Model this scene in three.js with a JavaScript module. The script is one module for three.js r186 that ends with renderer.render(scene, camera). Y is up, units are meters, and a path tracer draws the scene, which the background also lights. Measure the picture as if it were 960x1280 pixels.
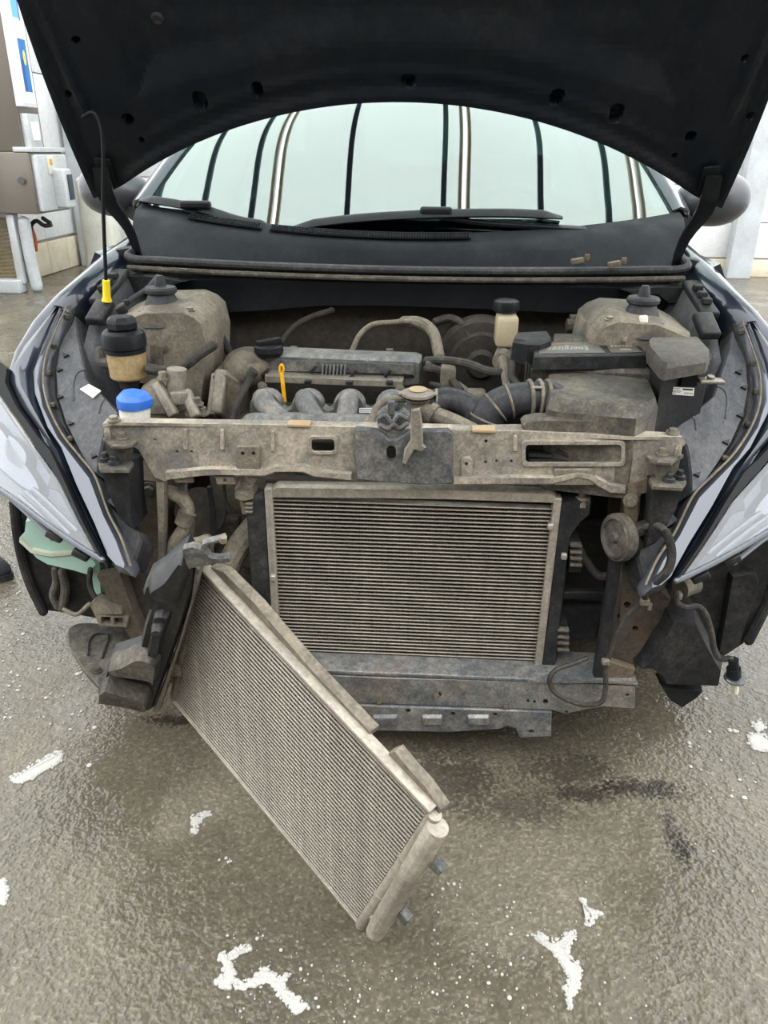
import * as THREE from 'three';
import { RoundedBoxGeometry } from 'three/addons/geometries/RoundedBoxGeometry.js';
import { mergeGeometries, mergeVertices, toCreasedNormals } from 'three/addons/utils/BufferGeometryUtils.js';

// ---------------------------------------------------------------- camera, sky, exposure
const FOCAL = 962, D2R = Math.PI / 180;
const scene = new THREE.Scene();
const camera = new THREE.PerspectiveCamera(2 * Math.atan(640 / FOCAL) / D2R, 960 / 1280, 0.05, 60);
camera.position.set(0.06, 1.25, 1.4);
camera.rotation.order = 'YXZ';
camera.rotation.set(-25 * D2R, 2.75 * D2R, 0.75 * D2R);
camera.updateMatrixWorld(true);
const renderer = new THREE.WebGLRenderer();
renderer.toneMapping = THREE.LinearToneMapping;
renderer.toneMappingExposure = 1.3;
renderer.shadowMap.enabled = true;
renderer.shadowMap.type = THREE.PCFSoftShadowMap;
{ // evenly overcast daylight: three times as bright overhead as at the horizon
  const w = 64, h = 32, a = new Float32Array(w * h * 4);
  for (let j = 0; j < h; j++) for (let i = 0; i < w; i++) {
    const el = Math.max(0, Math.sin(((j + 0.5) / h - 0.5) * Math.PI)), k = 4.6 * (1 + 2 * el) / 3, o = (j * w + i) * 4;
    a[o] = k * 0.985; a[o + 1] = k; a[o + 2] = k * 1.015; a[o + 3] = 1;
  }
  const sky = new THREE.DataTexture(a, w, h, THREE.RGBAFormat, THREE.FloatType);
  sky.mapping = THREE.EquirectangularReflectionMapping; sky.magFilter = THREE.LinearFilter; sky.colorSpace = THREE.LinearSRGBColorSpace; sky.needsUpdate = true;
  scene.background = sky; scene.environment = sky;
}

// ---------------------------------------------------------------- helpers: random, noise, textures
function rng(seed) { let s = seed >>> 0; return () => { s = (s + 0x6D2B79F5) | 0; let t = Math.imul(s ^ (s >>> 15), 1 | s); t = (t + Math.imul(t ^ (t >>> 7), 61 | t)) ^ t; return ((t ^ (t >>> 14)) >>> 0) / 4294967296; }; }
const rand = rng(7);
function lattice(seed) { const r = rng(seed), n = 256 * 256, a = new Float32Array(n); for (let i = 0; i < n; i++) a[i] = r(); return a; }
const LAT = lattice(11);
function vnoise(x, y, per) { // tileable value noise, period per cells
  const xi = Math.floor(x), yi = Math.floor(y); let fx = x - xi, fy = y - yi; fx = fx * fx * (3 - 2 * fx); fy = fy * fy * (3 - 2 * fy);
  const x0 = xi % per & 255, x1 = (xi + 1) % per & 255, y0 = (yi % per & 255) << 8, y1 = ((yi + 1) % per & 255) << 8;
  return (LAT[y0 | x0] * (1 - fx) + LAT[y0 | x1] * fx) * (1 - fy) + (LAT[y1 | x0] * (1 - fx) + LAT[y1 | x1] * fx) * fy;
}
function fbm(u, v, base, oct) { let s = 0, a = 0.5, t = 0, p = base; for (let i = 0; i < oct; i++) { s += a * vnoise(u * p + i * 17, v * p + i * 31, p); t += a; a *= 0.55; p *= 2; if (p > 256) break; } return s / t; }
const sst = (a, b, x) => { const t = Math.min(1, Math.max(0, (x - a) / (b - a))); return t * t * (3 - 2 * t); };
const lerp = (a, b, t) => a + (b - a) * t;
function dataTex(n, fn, srgb, m = n) {
  const a = new Uint8Array(n * m * 4);
  for (let j = 0; j < m; j++) for (let i = 0; i < n; i++) { const c = fn(i / n, j / m), o = (j * n + i) * 4; a[o] = c[0]; a[o + 1] = c[1]; a[o + 2] = c[2]; a[o + 3] = 255; }
  const t = new THREE.DataTexture(a, n, m); t.wrapS = t.wrapT = THREE.RepeatWrapping; t.magFilter = THREE.LinearFilter; t.minFilter = THREE.LinearMipmapLinearFilter; t.generateMipmaps = true;
  if (srgb) t.colorSpace = THREE.SRGBColorSpace; t.needsUpdate = true; return t;
}
const hexRGB = (h) => [(h >> 16) & 255, (h >> 8) & 255, h & 255];
// noise fields worked out once and looked up with an offset (they tile)
const FIELDS = {}, FN = 512;
function field(kind, f, oct) { const k = kind + f + '_' + oct; if (!FIELDS[k]) { const a = new Float32Array(FN * FN); for (let j = 0; j < FN; j++) for (let i = 0; i < FN; i++) a[j * FN + i] = kind === 's' ? fbm(i / FN, j / FN * 0.125, f, oct) : fbm(i / FN, j / FN, f, oct); FIELDS[k] = a; } return FIELDS[k]; }
const look = (F, i, j) => F[((j & 511) << 9) | (i & 511)];
function soft(F, u, v) { const x = u * FN, y = v * FN, i = Math.floor(x), j = Math.floor(y), a = x - i, b = y - j; return (look(F, i, j) * (1 - a) + look(F, i + 1, j) * a) * (1 - b) + (look(F, i, j + 1) * (1 - a) + look(F, i + 1, j + 1) * a) * b; }
// soiled surface: a base colour with patches and speckles of dry mud
function grime(base, dust, cover, o = {}) {
  const B = hexRGB(base), D = hexRGB(dust), S = hexRGB(o.third ?? dust), sh = Math.round((o.shift ?? 0) * FN), A = field('n', o.f ?? 4, 6), Bf = field('n', 32, 3), C = field('n', o.f2 ?? 6, 3), St = o.streak ? field('s', 64, 2) : null, Sp = field('n', 128, 2), amt = o.thirdAmount ?? 0;
  return dataTex(FN, (u, v) => {
    const i = Math.round(u * FN), j = Math.round(v * FN), a = look(A, i + sh, j + sh * 2), b = look(Bf, i + sh, j + 300), c = look(C, i + 50, j + sh), st = St ? look(St, i + sh, j) : 0.5, sp = look(Sp, i, j + sh);
    let k = sst(1 - cover - 0.36, 1 - cover + 0.36, a * 0.50 + b * 0.22 + sp * 0.18 + st * 0.1);
    const q = sst(0.5, 0.72, c + (b - 0.5) * 0.5) * amt, w = 0.86 + 0.14 * b + 0.14 * sp;
    return [0, 1, 2].map((n) => Math.max(0, Math.min(255, lerp(lerp(B[n], D[n], k), S[n], q) * w)));
  }, true);
}
const roughTex = dataTex(512, (u, v) => { const k = 255 * Math.min(1, 0.62 + 0.5 * fbm(u, v, 8, 5)); return [k, k, k]; });
const bumpTex = dataTex(512, (u, v) => { const k = 255 * (0.6 * fbm(u, v, 32, 4) + 0.4 * fbm(u + 0.5, v, 8, 4)); return [k, k, k]; });
function dirty(base, dust, cover, rough, o = {}) {
  return new THREE.MeshPhysicalMaterial({ map: grime(base, dust, cover, o), specularIntensity: o.spec ?? 0.55, roughness: rough, roughnessMap: roughTex, metalness: o.metal ?? 0, bumpMap: bumpTex, bumpScale: o.bump ?? 0.0006 });
}
const plain = (c, rough, o = {}) => new THREE.MeshPhysicalMaterial({ color: c, roughness: rough, ...o });
const MAT = {
  navy: new THREE.MeshPhysicalMaterial({ color: 0x141c2b, roughness: 0.35, metalness: 0.4, clearcoat: 1, clearcoatRoughness: 0.06 }),
  hoodInner: dirty(0x101821, 0x302c27, 0.34, 0.55, { f: 5, shift: 0.2, bump: 0.0002, spec: 0.5 }),
  black: dirty(0x1b1c1e, 0x4e4a44, 0.36, 0.62, { shift: 0.1, spec: 0.4 }),
  blackClean: dirty(0x131518, 0x2f2f30, 0.3, 0.5, { shift: 0.4, spec: 0.4 }),
  cowl: dirty(0x111417, 0x222528, 0.32, 0.75, { shift: 0.55, bump: 0.0003, spec: 0.3 }),
  blackDusty: dirty(0x2a2926, 0x6e675a, 0.5, 0.75, { shift: 0.3 }),
  liner: dirty(0x33353a, 0x5c5b59, 0.48, 0.7, { shift: 0.8, f: 3, streak: 1 }),
  ductBlack: dirty(0x18191b, 0x4c4841, 0.36, 0.45, { shift: 0.72, bump: 0.0003 }),
  lidDust: dirty(0x2b2a28, 0x5d574d, 0.52, 0.75, { shift: 0.37 }),
  deep: dirty(0x2a2724, 0x4a443a, 0.45, 0.9, { shift: 0.7 }),
  rubber: dirty(0x26272a, 0x5a5751, 0.35, 0.65, { shift: 0.15 }),
  beige: dirty(0x4f4a41, 0x857c6c, 0.52, 0.8, { shift: 0.25, third: 0x3c3a36, thirdAmount: 0.45 }),
  support: dirty(0x595650, 0xaca18f, 0.56, 0.72, { shift: 0.45, f: 3, third: 0x4a4b4d, thirdAmount: 0.5, metal: 0.1 }),
  steelDark: dirty(0x34383d, 0x8d877b, 0.45, 0.6, { shift: 0.66, metal: 0.25 }),
  cross: dirty(0x4b4f53, 0xa19b90, 0.46, 0.5, { shift: 0.9, f: 5, third: 0x6b5440, thirdAmount: 0.2, metal: 0.3 }),
  alu: dirty(0x67635b, 0x8f8779, 0.5, 0.6, { shift: 0.35, metal: 0.35 }),
  manifold: dirty(0x44474a, 0x847e75, 0.48, 0.6, { shift: 0.05 }),
  engine: dirty(0x433f38, 0x776d5d, 0.5, 0.75, { shift: 0.75, third: 0x2a2824, thirdAmount: 0.5 }),
  rust: dirty(0x4b4238, 0x736957, 0.5, 0.85, { shift: 0.5, third: 0x5d3c26, thirdAmount: 0.5 }),
  rustPad: dirty(0x9d8d72, 0x80603c, 0.38, 0.85, { shift: 0.5 }),
  frameRust: dirty(0x37322b, 0x5b5347, 0.5, 0.85, { shift: 0.33, third: 0x4e3420, thirdAmount: 0.25, f2: 4 }),
  tube: dirty(0x948d82, 0xb4ac9e, 0.5, 0.5, { shift: 0.62, metal: 0.5 }),
  fin: dirty(0x4b443b, 0x7a7061, 0.46, 0.85, { shift: 0.28, f: 3, metal: 0.1 }),
  condFin: dirty(0x413c35, 0x6e665a, 0.46, 0.9, { shift: 0.52, f: 2 }),
  condAlu: dirty(0x827b70, 0xa69e90, 0.55, 0.6, { shift: 0.77, metal: 0.3 }),
  hose: dirty(0x201f1e, 0x5a544a, 0.40, 0.75, { shift: 0.21 }),
  hoseDust: dirty(0x45413a, 0x7c7364, 0.55, 0.8, { shift: 0.91 }),
  silver: new THREE.MeshPhysicalMaterial({ color: 0x575a60, roughness: 0.34, metalness: 0.6, clearcoat: 0.35, clearcoatRoughness: 0.1 }),
  reflector: new THREE.MeshPhysicalMaterial({ color: 0x5d6066, roughness: 0.5, metalness: 0.5 }),
  chrome: new THREE.MeshPhysicalMaterial({ color: 0x6c6e72, roughness: 0.38, metalness: 0.8 }),
  lens: new THREE.MeshPhysicalMaterial({ color: 0xf4f6f8, roughness: 0.02, transmission: 1, thickness: 0, ior: 1.55 }),
  glossBlack: new THREE.MeshPhysicalMaterial({ color: 0x0a0b0d, roughness: 0.6, specularIntensity: 0.5 }),
  yellow: plain(0xe2c81e, 0.5), dipstick: dirty(0xd8a01c, 0xa58a55, 0.3, 0.55), blue: plain(0x2a62b8, 0.45), white: dirty(0xd9d8cf, 0xb5ad9c, 0.35, 0.6),
  fluid: dirty(0x8f7a55, 0xa9987a, 0.45, 0.55, { shift: 0.4 }),
  brakeFluid: dirty(0xb5a98c, 0x8a7d66, 0.4, 0.5),
  teal: new THREE.MeshPhysicalMaterial({ color: 0xbfe0d2, roughness: 0.45, transmission: 0.4, thickness: 0 }),
  tealRim: dirty(0xb9c4b0, 0xa49a86, 0.4, 0.6),
  boltSteel: dirty(0x6c6961, 0x9a917f, 0.45, 0.5, { metal: 0.6 }),
  bulbGlass: new THREE.MeshPhysicalMaterial({ color: 0xffffff, roughness: 0.05, transmission: 1, thickness: 0 }),
};
// ---------------------------------------------------------------- helpers: pixel of the photograph -> point on a surface
const V = (x, y, z) => new THREE.Vector3(x, y, z);
const CAM = camera.position.clone(), CQ = camera.quaternion.clone();
const ray = (u, v) => V((u - 480) / FOCAL, -(v - 640) / FOCAL, -1).applyQuaternion(CQ);
const PL = (nx, ny, nz, k) => (u, v) => { const d = ray(u, v), n = V(nx, ny, nz); return CAM.clone().addScaledVector(d, (k - n.dot(CAM)) / n.dot(d)); };
const Z = (z) => PL(0, 0, 1, z), Y = (y) => PL(0, 1, 0, y), X = (x) => PL(1, 0, 0, x);
const Q = (u, v, z) => Z(z)(u, v);
const qs = (list) => list.map((p) => Q(...p));
// ---------------------------------------------------------------- helpers: geometry
function fromTris(list) { const g = new THREE.BufferGeometry(), a = new Float32Array(list.length * 3); list.forEach((p, i) => { a[i * 3] = p.x; a[i * 3 + 1] = p.y; a[i * 3 + 2] = p.z; }); g.setAttribute('position', new THREE.BufferAttribute(a, 3)); return g; }
function smoothLoop(pix, n, closed = true) {
  const c = new THREE.CatmullRomCurve3(pix.map(([u, v, w]) => V(u, v, w ?? 0)), closed, 'centripetal'), pts = c.getPoints(n);
  if (closed) pts.pop(); return pts.map((p) => [p.x, p.y, p.z]);
}
// plate whose front face follows an outline seen in the photograph and lies on the surface `at`; `back` is the thickness vector
function slab(pix, at, back, o = {}) {
  let ring = o.smooth ? smoothLoop(pix, o.smooth) : pix.map((p) => [...p]);
  const area = ring.reduce((s, p, i) => { const q = ring[(i + 1) % ring.length]; return s + p[0] * q[1] - q[0] * p[1]; }, 0);
  if (area < 0) ring.reverse();
  const holes = (o.holes ?? []).map((h) => { const k = h.reduce((s, p, i) => { const q = h[(i + 1) % h.length]; return s + p[0] * q[1] - q[0] * p[1]; }, 0); return k > 0 ? [...h].reverse() : h; });
  const b = typeof back === 'number' ? V(0, 0, -back) : back, tris = [];
  let front = ring, rim = ring.map(([u, v]) => at(u, v));
  if (o.bev) {
    front = ring.map((p, i) => { // inset in the picture plane
      const a = ring[(i + ring.length - 1) % ring.length], c = ring[(i + 1) % ring.length];
      let n1 = [-(p[1] - a[1]), p[0] - a[0]], n2 = [-(c[1] - p[1]), c[0] - p[0]]; const l1 = Math.hypot(...n1) || 1, l2 = Math.hypot(...n2) || 1;
      let n = [n1[0] / l1 + n2[0] / l2, n1[1] / l1 + n2[1] / l2]; const L = Math.max(0.6, Math.hypot(...n)); return [p[0] + n[0] / L * o.bev, p[1] + n[1] / L * o.bev];
    });
    rim = rim.map((p) => p.clone().addScaledVector(b, o.rim ?? 0.3));
  }
  const F = front.map(([u, v]) => at(u, v)), K = (o.bev ? rim.map((p) => p.clone().addScaledVector(b, 1 - (o.rim ?? 0.3))) : F.map((p) => p.clone().add(b)));
  const hf = holes.map((h) => h.map(([u, v]) => at(u, v))), hb = hf.map((h) => h.map((p) => p.clone().add(b)));
  const all = [...F, ...hf.flat()], allB = [...K, ...hb.flat()];
  const faces = THREE.ShapeUtils.triangulateShape(front.map((p) => new THREE.Vector2(p[0], p[1])), holes.map((h) => h.map((p) => new THREE.Vector2(p[0], p[1]))));
  for (const [i, j, k] of faces) { tris.push(all[i], all[k], all[j], allB[i], allB[j], allB[k]); }
  const wall = (a, c, flip) => { for (let i = 0; i < a.length; i++) { const j = (i + 1) % a.length; flip ? tris.push(a[i], c[j], a[j], a[i], c[i], c[j]) : tris.push(a[i], a[j], c[j], a[i], c[j], c[i]); } };
  if (o.bev) { wall(F, rim); wall(rim, K); } else wall(F, K);
  hf.forEach((h, i) => wall(h, hb[i]));
  return fromTris(tris);
}
function skin(rows, o = {}) { // surface through rows of points; th gives it thickness along its own normals
  const m = rows.length, n = rows[0].length, P = [], N = [];
  for (let i = 0; i < m; i++) for (let j = 0; j < n; j++) P.push(rows[i][j]);
  const at = (i, j) => P[i * n + j];
  if (o.th) for (let i = 0; i < m; i++) for (let j = 0; j < n; j++) {
    const a = at(Math.min(m - 1, i + 1), j).clone().sub(at(Math.max(0, i - 1), j)), b = at(i, Math.min(n - 1, j + 1)).clone().sub(at(i, Math.max(0, j - 1)));
    N.push(a.cross(b).normalize());
  }
  const idx = [], pos = [...P], push = (a, b, c, d, base = 0) => idx.push(a + base, b + base, c + base, a + base, c + base, d + base);
  for (let i = 0; i + 1 < m; i++) for (let j = 0; j + 1 < n; j++) push(i * n + j, (i + 1) * n + j, (i + 1) * n + j + 1, i * n + j + 1);
  if (o.th) {
    const base = P.length; P.forEach((p, k) => pos.push(p.clone().addScaledVector(N[k], -o.th)));
    for (let i = 0; i + 1 < m; i++) for (let j = 0; j + 1 < n; j++) push(base + i * n + j, base + i * n + j + 1, base + (i + 1) * n + j + 1, base + (i + 1) * n + j);
    const edge = (a, b) => idx.push(a, b, b + base, a, b + base, a + base);
    for (let i = 0; i + 1 < m; i++) { edge(i * n, (i + 1) * n); edge((i + 1) * n + n - 1, i * n + n - 1); }
    for (let j = 0; j + 1 < n; j++) { edge(j + 1, j); edge((m - 1) * n + j, (m - 1) * n + j + 1); }
  }
  const g = new THREE.BufferGeometry().setFromPoints(pos); g.setIndex(idx); return g;
}
const curve = (pts, tension = 0.5) => new THREE.CatmullRomCurve3(pts, false, 'centripetal', tension);
const resample = (pts, n) => curve(pts).getPoints(n);
function tube(pts, r, seg = 40, rs = 10) { const c = curve(pts), g = new THREE.TubeGeometry(c, seg, r, rs, false); return mergeGeometries([bare(g), ...[0, 1].map((t) => bare(new THREE.SphereGeometry(r, 10, 6).translate(...c.getPoint(t).toArray())))]); }
function bare(g) { const q = g.index ? g.toNonIndexed() : g.clone(); for (const k of Object.keys(q.attributes)) if (k !== 'position') q.deleteAttribute(k); q.clearGroups?.(); return q; }
const join = (...l) => mergeGeometries(l.flat().map(bare));
const UPV = V(0, 1, 0);
function cyl(a, b, r0, r1 = r0, seg = 24) { const d = b.clone().sub(a), g = new THREE.CylinderGeometry(r1, r0, d.length(), seg); g.applyQuaternion(new THREE.Quaternion().setFromUnitVectors(UPV, d.clone().normalize())); const m = a.clone().add(b).multiplyScalar(0.5); return g.translate(m.x, m.y, m.z); }
function lathe(prof, at, axis = UPV, seg = 32) { const g = new THREE.LatheGeometry(prof.map(([r, y]) => new THREE.Vector2(r, y)), seg); g.applyQuaternion(new THREE.Quaternion().setFromUnitVectors(UPV, axis.clone().normalize())); return g.translate(at.x, at.y, at.z); }
function box(c, s, r = 0.004, rot) { const g = new RoundedBoxGeometry(s[0], s[1], s[2], 2, Math.min(r, Math.min(...s) * 0.49)); if (rot) g.applyQuaternion(new THREE.Quaternion().setFromEuler(new THREE.Euler(...rot))); return g.translate(c.x, c.y, c.z); }
// box whose front top edge is seen from pixel l to pixel r at height y
function blk(l, r, y, dep, hgt, rad = 0.006) { const a = Y(y)(...l), b = Y(y)(...r), z = (a.z + b.z) / 2; return box(V((a.x + b.x) / 2, y - hgt / 2, z - dep / 2), [b.x - a.x, hgt, dep], rad); }
function bolt(p, axis, r, len = r * 0.9) { const a = axis.clone().normalize(); return join(cyl(p, p.clone().addScaledVector(a, len * 0.25), r * 1.45, r * 1.45, 18), cyl(p.clone().addScaledVector(a, len * 0.2), p.clone().addScaledVector(a, len), r, r * 0.95, 6)); }
function bar(a, b, w, h, up = V(0, 0, 1)) { // straight bar of rectangular section
  const d = b.clone().sub(a), L = d.length(), y = d.normalize(), x = up.clone().cross(y).normalize(), z = x.clone().cross(y);
  const g = new RoundedBoxGeometry(w, L, h, 2, Math.min(w, h) * 0.25); g.applyMatrix4(new THREE.Matrix4().makeBasis(x, y, z)); const m = a.clone().add(b).multiplyScalar(0.5); return g.translate(m.x, m.y, m.z);
}
function ell(cu, cv, ru, rv, n = 14) { return Array.from({ length: n }, (_, i) => [cu + ru * Math.cos(i / n * 2 * Math.PI), cv + rv * Math.sin(i / n * 2 * Math.PI)]); }
function rrect(x0, y0, x1, y1, r = 3) { const o = []; for (const [cx, cy, a] of [[x1 - r, y1 - r, 0], [x0 + r, y1 - r, 1], [x0 + r, y0 + r, 2], [x1 - r, y0 + r, 3]]) for (let k = 0; k <= 4; k++) { const t = (a + k / 4) * Math.PI / 2; o.push([cx + r * Math.cos(t), cy + r * Math.sin(t)]); } return o; }
function mirror(g) { const q = bare(g), p = q.attributes.position; for (let i = 0; i < p.count; i += 3) { for (let k = 0; k < 3; k++) p.setX(i + k, -p.getX(i + k)); const t = [p.getX(i + 1), p.getY(i + 1), p.getZ(i + 1)]; p.setXYZ(i + 1, p.getX(i + 2), p.getY(i + 2), p.getZ(i + 2)); p.setXYZ(i + 2, ...t); } return q; }
function boxUV(g, size = 0.5) {
  const p = g.attributes.position, n = p.count, uv = new Float32Array(n * 2), a = V(), b = V(), c = V(), ox = rand(), oy = rand();
  for (let i = 0; i < n; i += 3) {
    a.fromBufferAttribute(p, i); b.fromBufferAttribute(p, i + 1); c.fromBufferAttribute(p, i + 2); b.sub(a); c.sub(a); b.cross(c);
    const x = Math.abs(b.x), y = Math.abs(b.y), z = Math.abs(b.z), k = x > y && x > z ? 0 : y > z ? 1 : 2;
    for (let j = 0; j < 3; j++) { const e = i + j, P = [p.getX(e), p.getY(e), p.getZ(e)], q = k === 0 ? [P[2], P[1]] : k === 1 ? [P[0], P[2]] : [P[0], P[1]]; uv[e * 2] = q[0] / size + ox; uv[e * 2 + 1] = q[1] / size + oy; }
  }
  g.setAttribute('uv', new THREE.BufferAttribute(uv, 2)); return g;
}
function finish(g, o = {}) { if (o.keepUV) { if (!g.attributes.normal) g.computeVertexNormals(); return g; } let q = bare(g); q = o.flat ? (q.computeVertexNormals(), q) : toCreasedNormals(q, (o.crease ?? 28) * D2R); return boxUV(q, o.uv ?? 0.5); }
const taken = new Set();
const numbered = (name) => { if (!taken.has(name)) { taken.add(name); return name; } for (let k = 1; ; k++) { const s = name + '_' + String(k).padStart(3, '0'); if (!taken.has(s)) { taken.add(s); return s; } } };
function part(name, geo, mat, parent, o = {}) { const m = new THREE.Mesh(finish(geo, o), mat); m.name = parent === scene ? numbered(name) : name; m.castShadow = m.receiveShadow = true; if (o.label) m.userData.label = o.label; if (o.kind) m.userData.kind = o.kind; parent.add(m); return m; }
function thing(name, label, category, group) { const g = new THREE.Group(); g.name = numbered(name); g.userData = { label, category }; if (group) g.userData.group = group; scene.add(g); return g; }
function tag(m, label, category, group, kind) { m.userData.label = label; m.userData.category = category; if (group) m.userData.group = group; if (kind) m.userData.kind = kind; return m; }
function struct(name, geo, mat, parent = scene, o = {}) { const m = part(name, geo, mat, parent, o); if (parent === scene) m.userData.kind = 'structure'; return m; }
// moves a thing's origin to its base without moving its shape
function rebase(g) { const b = new THREE.Box3().setFromObject(g), c = b.getCenter(V()); c.y = b.min.y; const seen = new Set(); g.traverse((o) => { if (o.geometry && !seen.has(o.geometry)) { seen.add(o.geometry); o.geometry.translate(-c.x, -c.y, -c.z); } }); g.position.copy(c); return g; }
function canvasTex(w, h, draw) { const c = document.createElement('canvas'); c.width = w; c.height = h; draw(c.getContext('2d'), w, h); const t = new THREE.CanvasTexture(c); t.colorSpace = THREE.SRGBColorSpace; return t; }
// flat print on a quad a b c d (top-left, top-right, bottom-right, bottom-left as read)
function decal(name, a, b, c, d, tex, parent, rough = 0.5) {
  const g = new THREE.BufferGeometry().setFromPoints([a, b, c, d]); g.setIndex([0, 3, 2, 0, 2, 1]); g.setAttribute('uv', new THREE.BufferAttribute(new Float32Array([0, 1, 1, 1, 1, 0, 0, 0]), 2)); g.computeVertexNormals();
  const m = new THREE.Mesh(g, new THREE.MeshStandardMaterial({ map: tex, roughness: rough })); m.name = name; m.castShadow = m.receiveShadow = true; parent.add(m); return m;
}
// ---------------------------------------------------------------- the setting: ground, walls, roof of the wash bay
const GC = [130, 122, 104], GT = 2.8; // metres covered by one repeat of the ground textures
{
  const n = 2048, gn = (u, v, p) => 0.625 * vnoise(u * p, v * p, p) + 0.375 * vnoise(u * p * 2 + 13.7, v * p * 2 + 7.3, p * 2);
  const put = (u, v) => { const p = Y(0)(u, v); return [(p.x + 1.4) / GT, (p.z + 1.55) / GT]; };
  // oily stains and drier ground, where the photograph shows them: centre pixel, radii in metres, strength
  const stains = [[800, 985, 0.10, 0.035, 1], [730, 992, 0.07, 0.025, 0.7], [560, 975, 0.18, 0.09, 0.55], [850, 1060, 0.03, 0.05, 0.9], [700, 960, 0.12, 0.05, 0.5], [215, 900, 0.09, 0.02, 0.8], [640, 1010, 0.12, 0.06, 0.45], [838, 1040, 0.02, 0.06, 0.7]].map(([u, v, a, b, k]) => [...put(u, v), a / GT, b / GT, k]);
  const dry = [[420, 1000, 0.36, 0.30], [640, 1080, 0.26, 0.26], [250, 1010, 0.12, 0.14]].map(([u, v, a, b]) => [...put(u, v), a / GT, b / GT]);
  const Lb = field('n', 6, 4), Lm = field('n', 32, 3), Lw = field('n', 10, 4), Lp = field('n', 14, 3);
  const wetAt = (u, v) => { let d = 0; for (let k = 0; k < dry.length; k++) { const q = dry[k], ex = (u - q[0]) / q[2], ey = (v - q[1]) / q[3], e = 1 - Math.sqrt(ex * ex + ey * ey); if (e > d) d = e; } return sst(-0.55, 0.75, 0.42 - d * 1.2 + (soft(Lw, u, v) - 0.5) * 2.4); };
  const col = new Uint8Array(n * n * 4), rou = new Uint8Array(n * n * 4), bum = new Uint8Array(n * n * 4);
  for (let j = 0; j < n; j++) for (let i = 0; i < n; i++) {
    const u = i / n, v = j / n, o = (j * n + i) * 4, big = soft(Lb, u, v), fine = gn(u, v, 512), mid = soft(Lm, u + 0.4, v), wet = wetAt(u, v);
    let s = 0; for (let k = 0; k < stains.length; k++) { const q = stains[k], ex = (u - q[0]) / q[2], ey = (v - q[1]) / q[3], e = ex * ex + ey * ey; if (e < 2.25) s = Math.max(s, q[4] * sst(0.45, -0.45, Math.sqrt(e) - 0.75 + (fine - 0.5) * 1.1 + (mid - 0.5) * 0.9)); }
    const speck = sst(0.70, 0.78, fine) * 0.12, pool = sst(0.56, 0.66, soft(Lp, u + 0.7, v + 0.2)) * wet;
    let l = (0.76 + 0.14 * (big - 0.5) + 0.26 * (fine - 0.5) + 0.06 * (mid - 0.5) + speck) * (1 - 0.5 * s) * (1 - 0.16 * wet);
    col[o] = Math.min(255, GC[0] * l); col[o + 1] = Math.min(255, GC[1] * l); col[o + 2] = Math.min(255, GC[2] * l); col[o + 3] = 255;
    const r = lerp(lerp(0.52, 0.12, wet), 0.04, pool) + 0.1 * (fine - 0.5); rou[o] = rou[o + 1] = rou[o + 2] = 255 * Math.max(0.05, r); rou[o + 3] = 255;
    const g1 = gn(u, v, 150), g2 = fine; bum[o] = bum[o + 1] = bum[o + 2] = 255 * ((0.55 * g1 + 0.45 * g2) * (1 - 0.82 * pool) + 0.41 * pool); bum[o + 3] = 255;
  }
  const T = (a, s) => { const t = new THREE.DataTexture(a, n, n); t.wrapS = t.wrapT = THREE.RepeatWrapping; t.magFilter = THREE.LinearFilter; t.minFilter = THREE.LinearMipmapLinearFilter; t.generateMipmaps = true; if (s) t.colorSpace = THREE.SRGBColorSpace; t.needsUpdate = true; return t; };
  MAT.ground = new THREE.MeshPhysicalMaterial({ map: T(col, true), roughnessMap: T(rou), roughness: 1, bumpMap: T(bum), bumpScale: 0.0048, ior: 1.4 });
  const g = new THREE.BoxGeometry(14, 0.2, 18).translate(0, -0.1, -3); const p = g.attributes.position, uv = g.attributes.uv;
  for (let i = 0; i < p.count; i++) uv.setXY(i, (p.getX(i) + 1.4) / GT, (p.getZ(i) + 1.55) / GT);
  const fl = struct('floor', g, MAT.ground, scene, { keepUV: true }); fl.userData.label = 'wet grey concrete floor of the wash bay'; fl.userData.category = 'floor';
}
MAT.wall = dirty(0xe4e4e6, 0xcfcdcb, 0.4, 0.5, { bump: 0.0002 });
MAT.wallSeam = plain(0xb8b8b6, 0.7);
MAT.post = dirty(0xc3c9cf, 0xa9a9a6, 0.4, 0.55, { bump: 0.0002 });
MAT.tile = dirty(0xe0d6c2, 0xb9ab90, 0.4, 0.6, { bump: 0.0002 });
MAT.steel = new THREE.MeshStandardMaterial({ color: 0x7d776f, roughness: 0.38, metalness: 0.8 });
MAT.steelLight = new THREE.MeshStandardMaterial({ map: grime(0xc9ccd0, 0xb6b6b4, 0.4, { streak: 1 }), roughness: 0.4, metalness: 0.35 });
MAT.darkMetal = plain(0x2a3440, 0.5); MAT.wood = dirty(0x8b7d62, 0x6b6049, 0.5, 0.7, { streak: 1 });
MAT.roofPanel = new THREE.MeshPhysicalMaterial({ color: 0xeef5f2, roughness: 1, transmission: 0.94, thickness: 0 });
MAT.whiteTube = plain(0xf2f2ee, 0.35); MAT.strip = plain(0x3d4d60, 0.5);
function group(name, label, category) { const g = new THREE.Group(); g.name = numbered(name); g.userData = { kind: 'structure', label, category }; scene.add(g); return g; }
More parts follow.
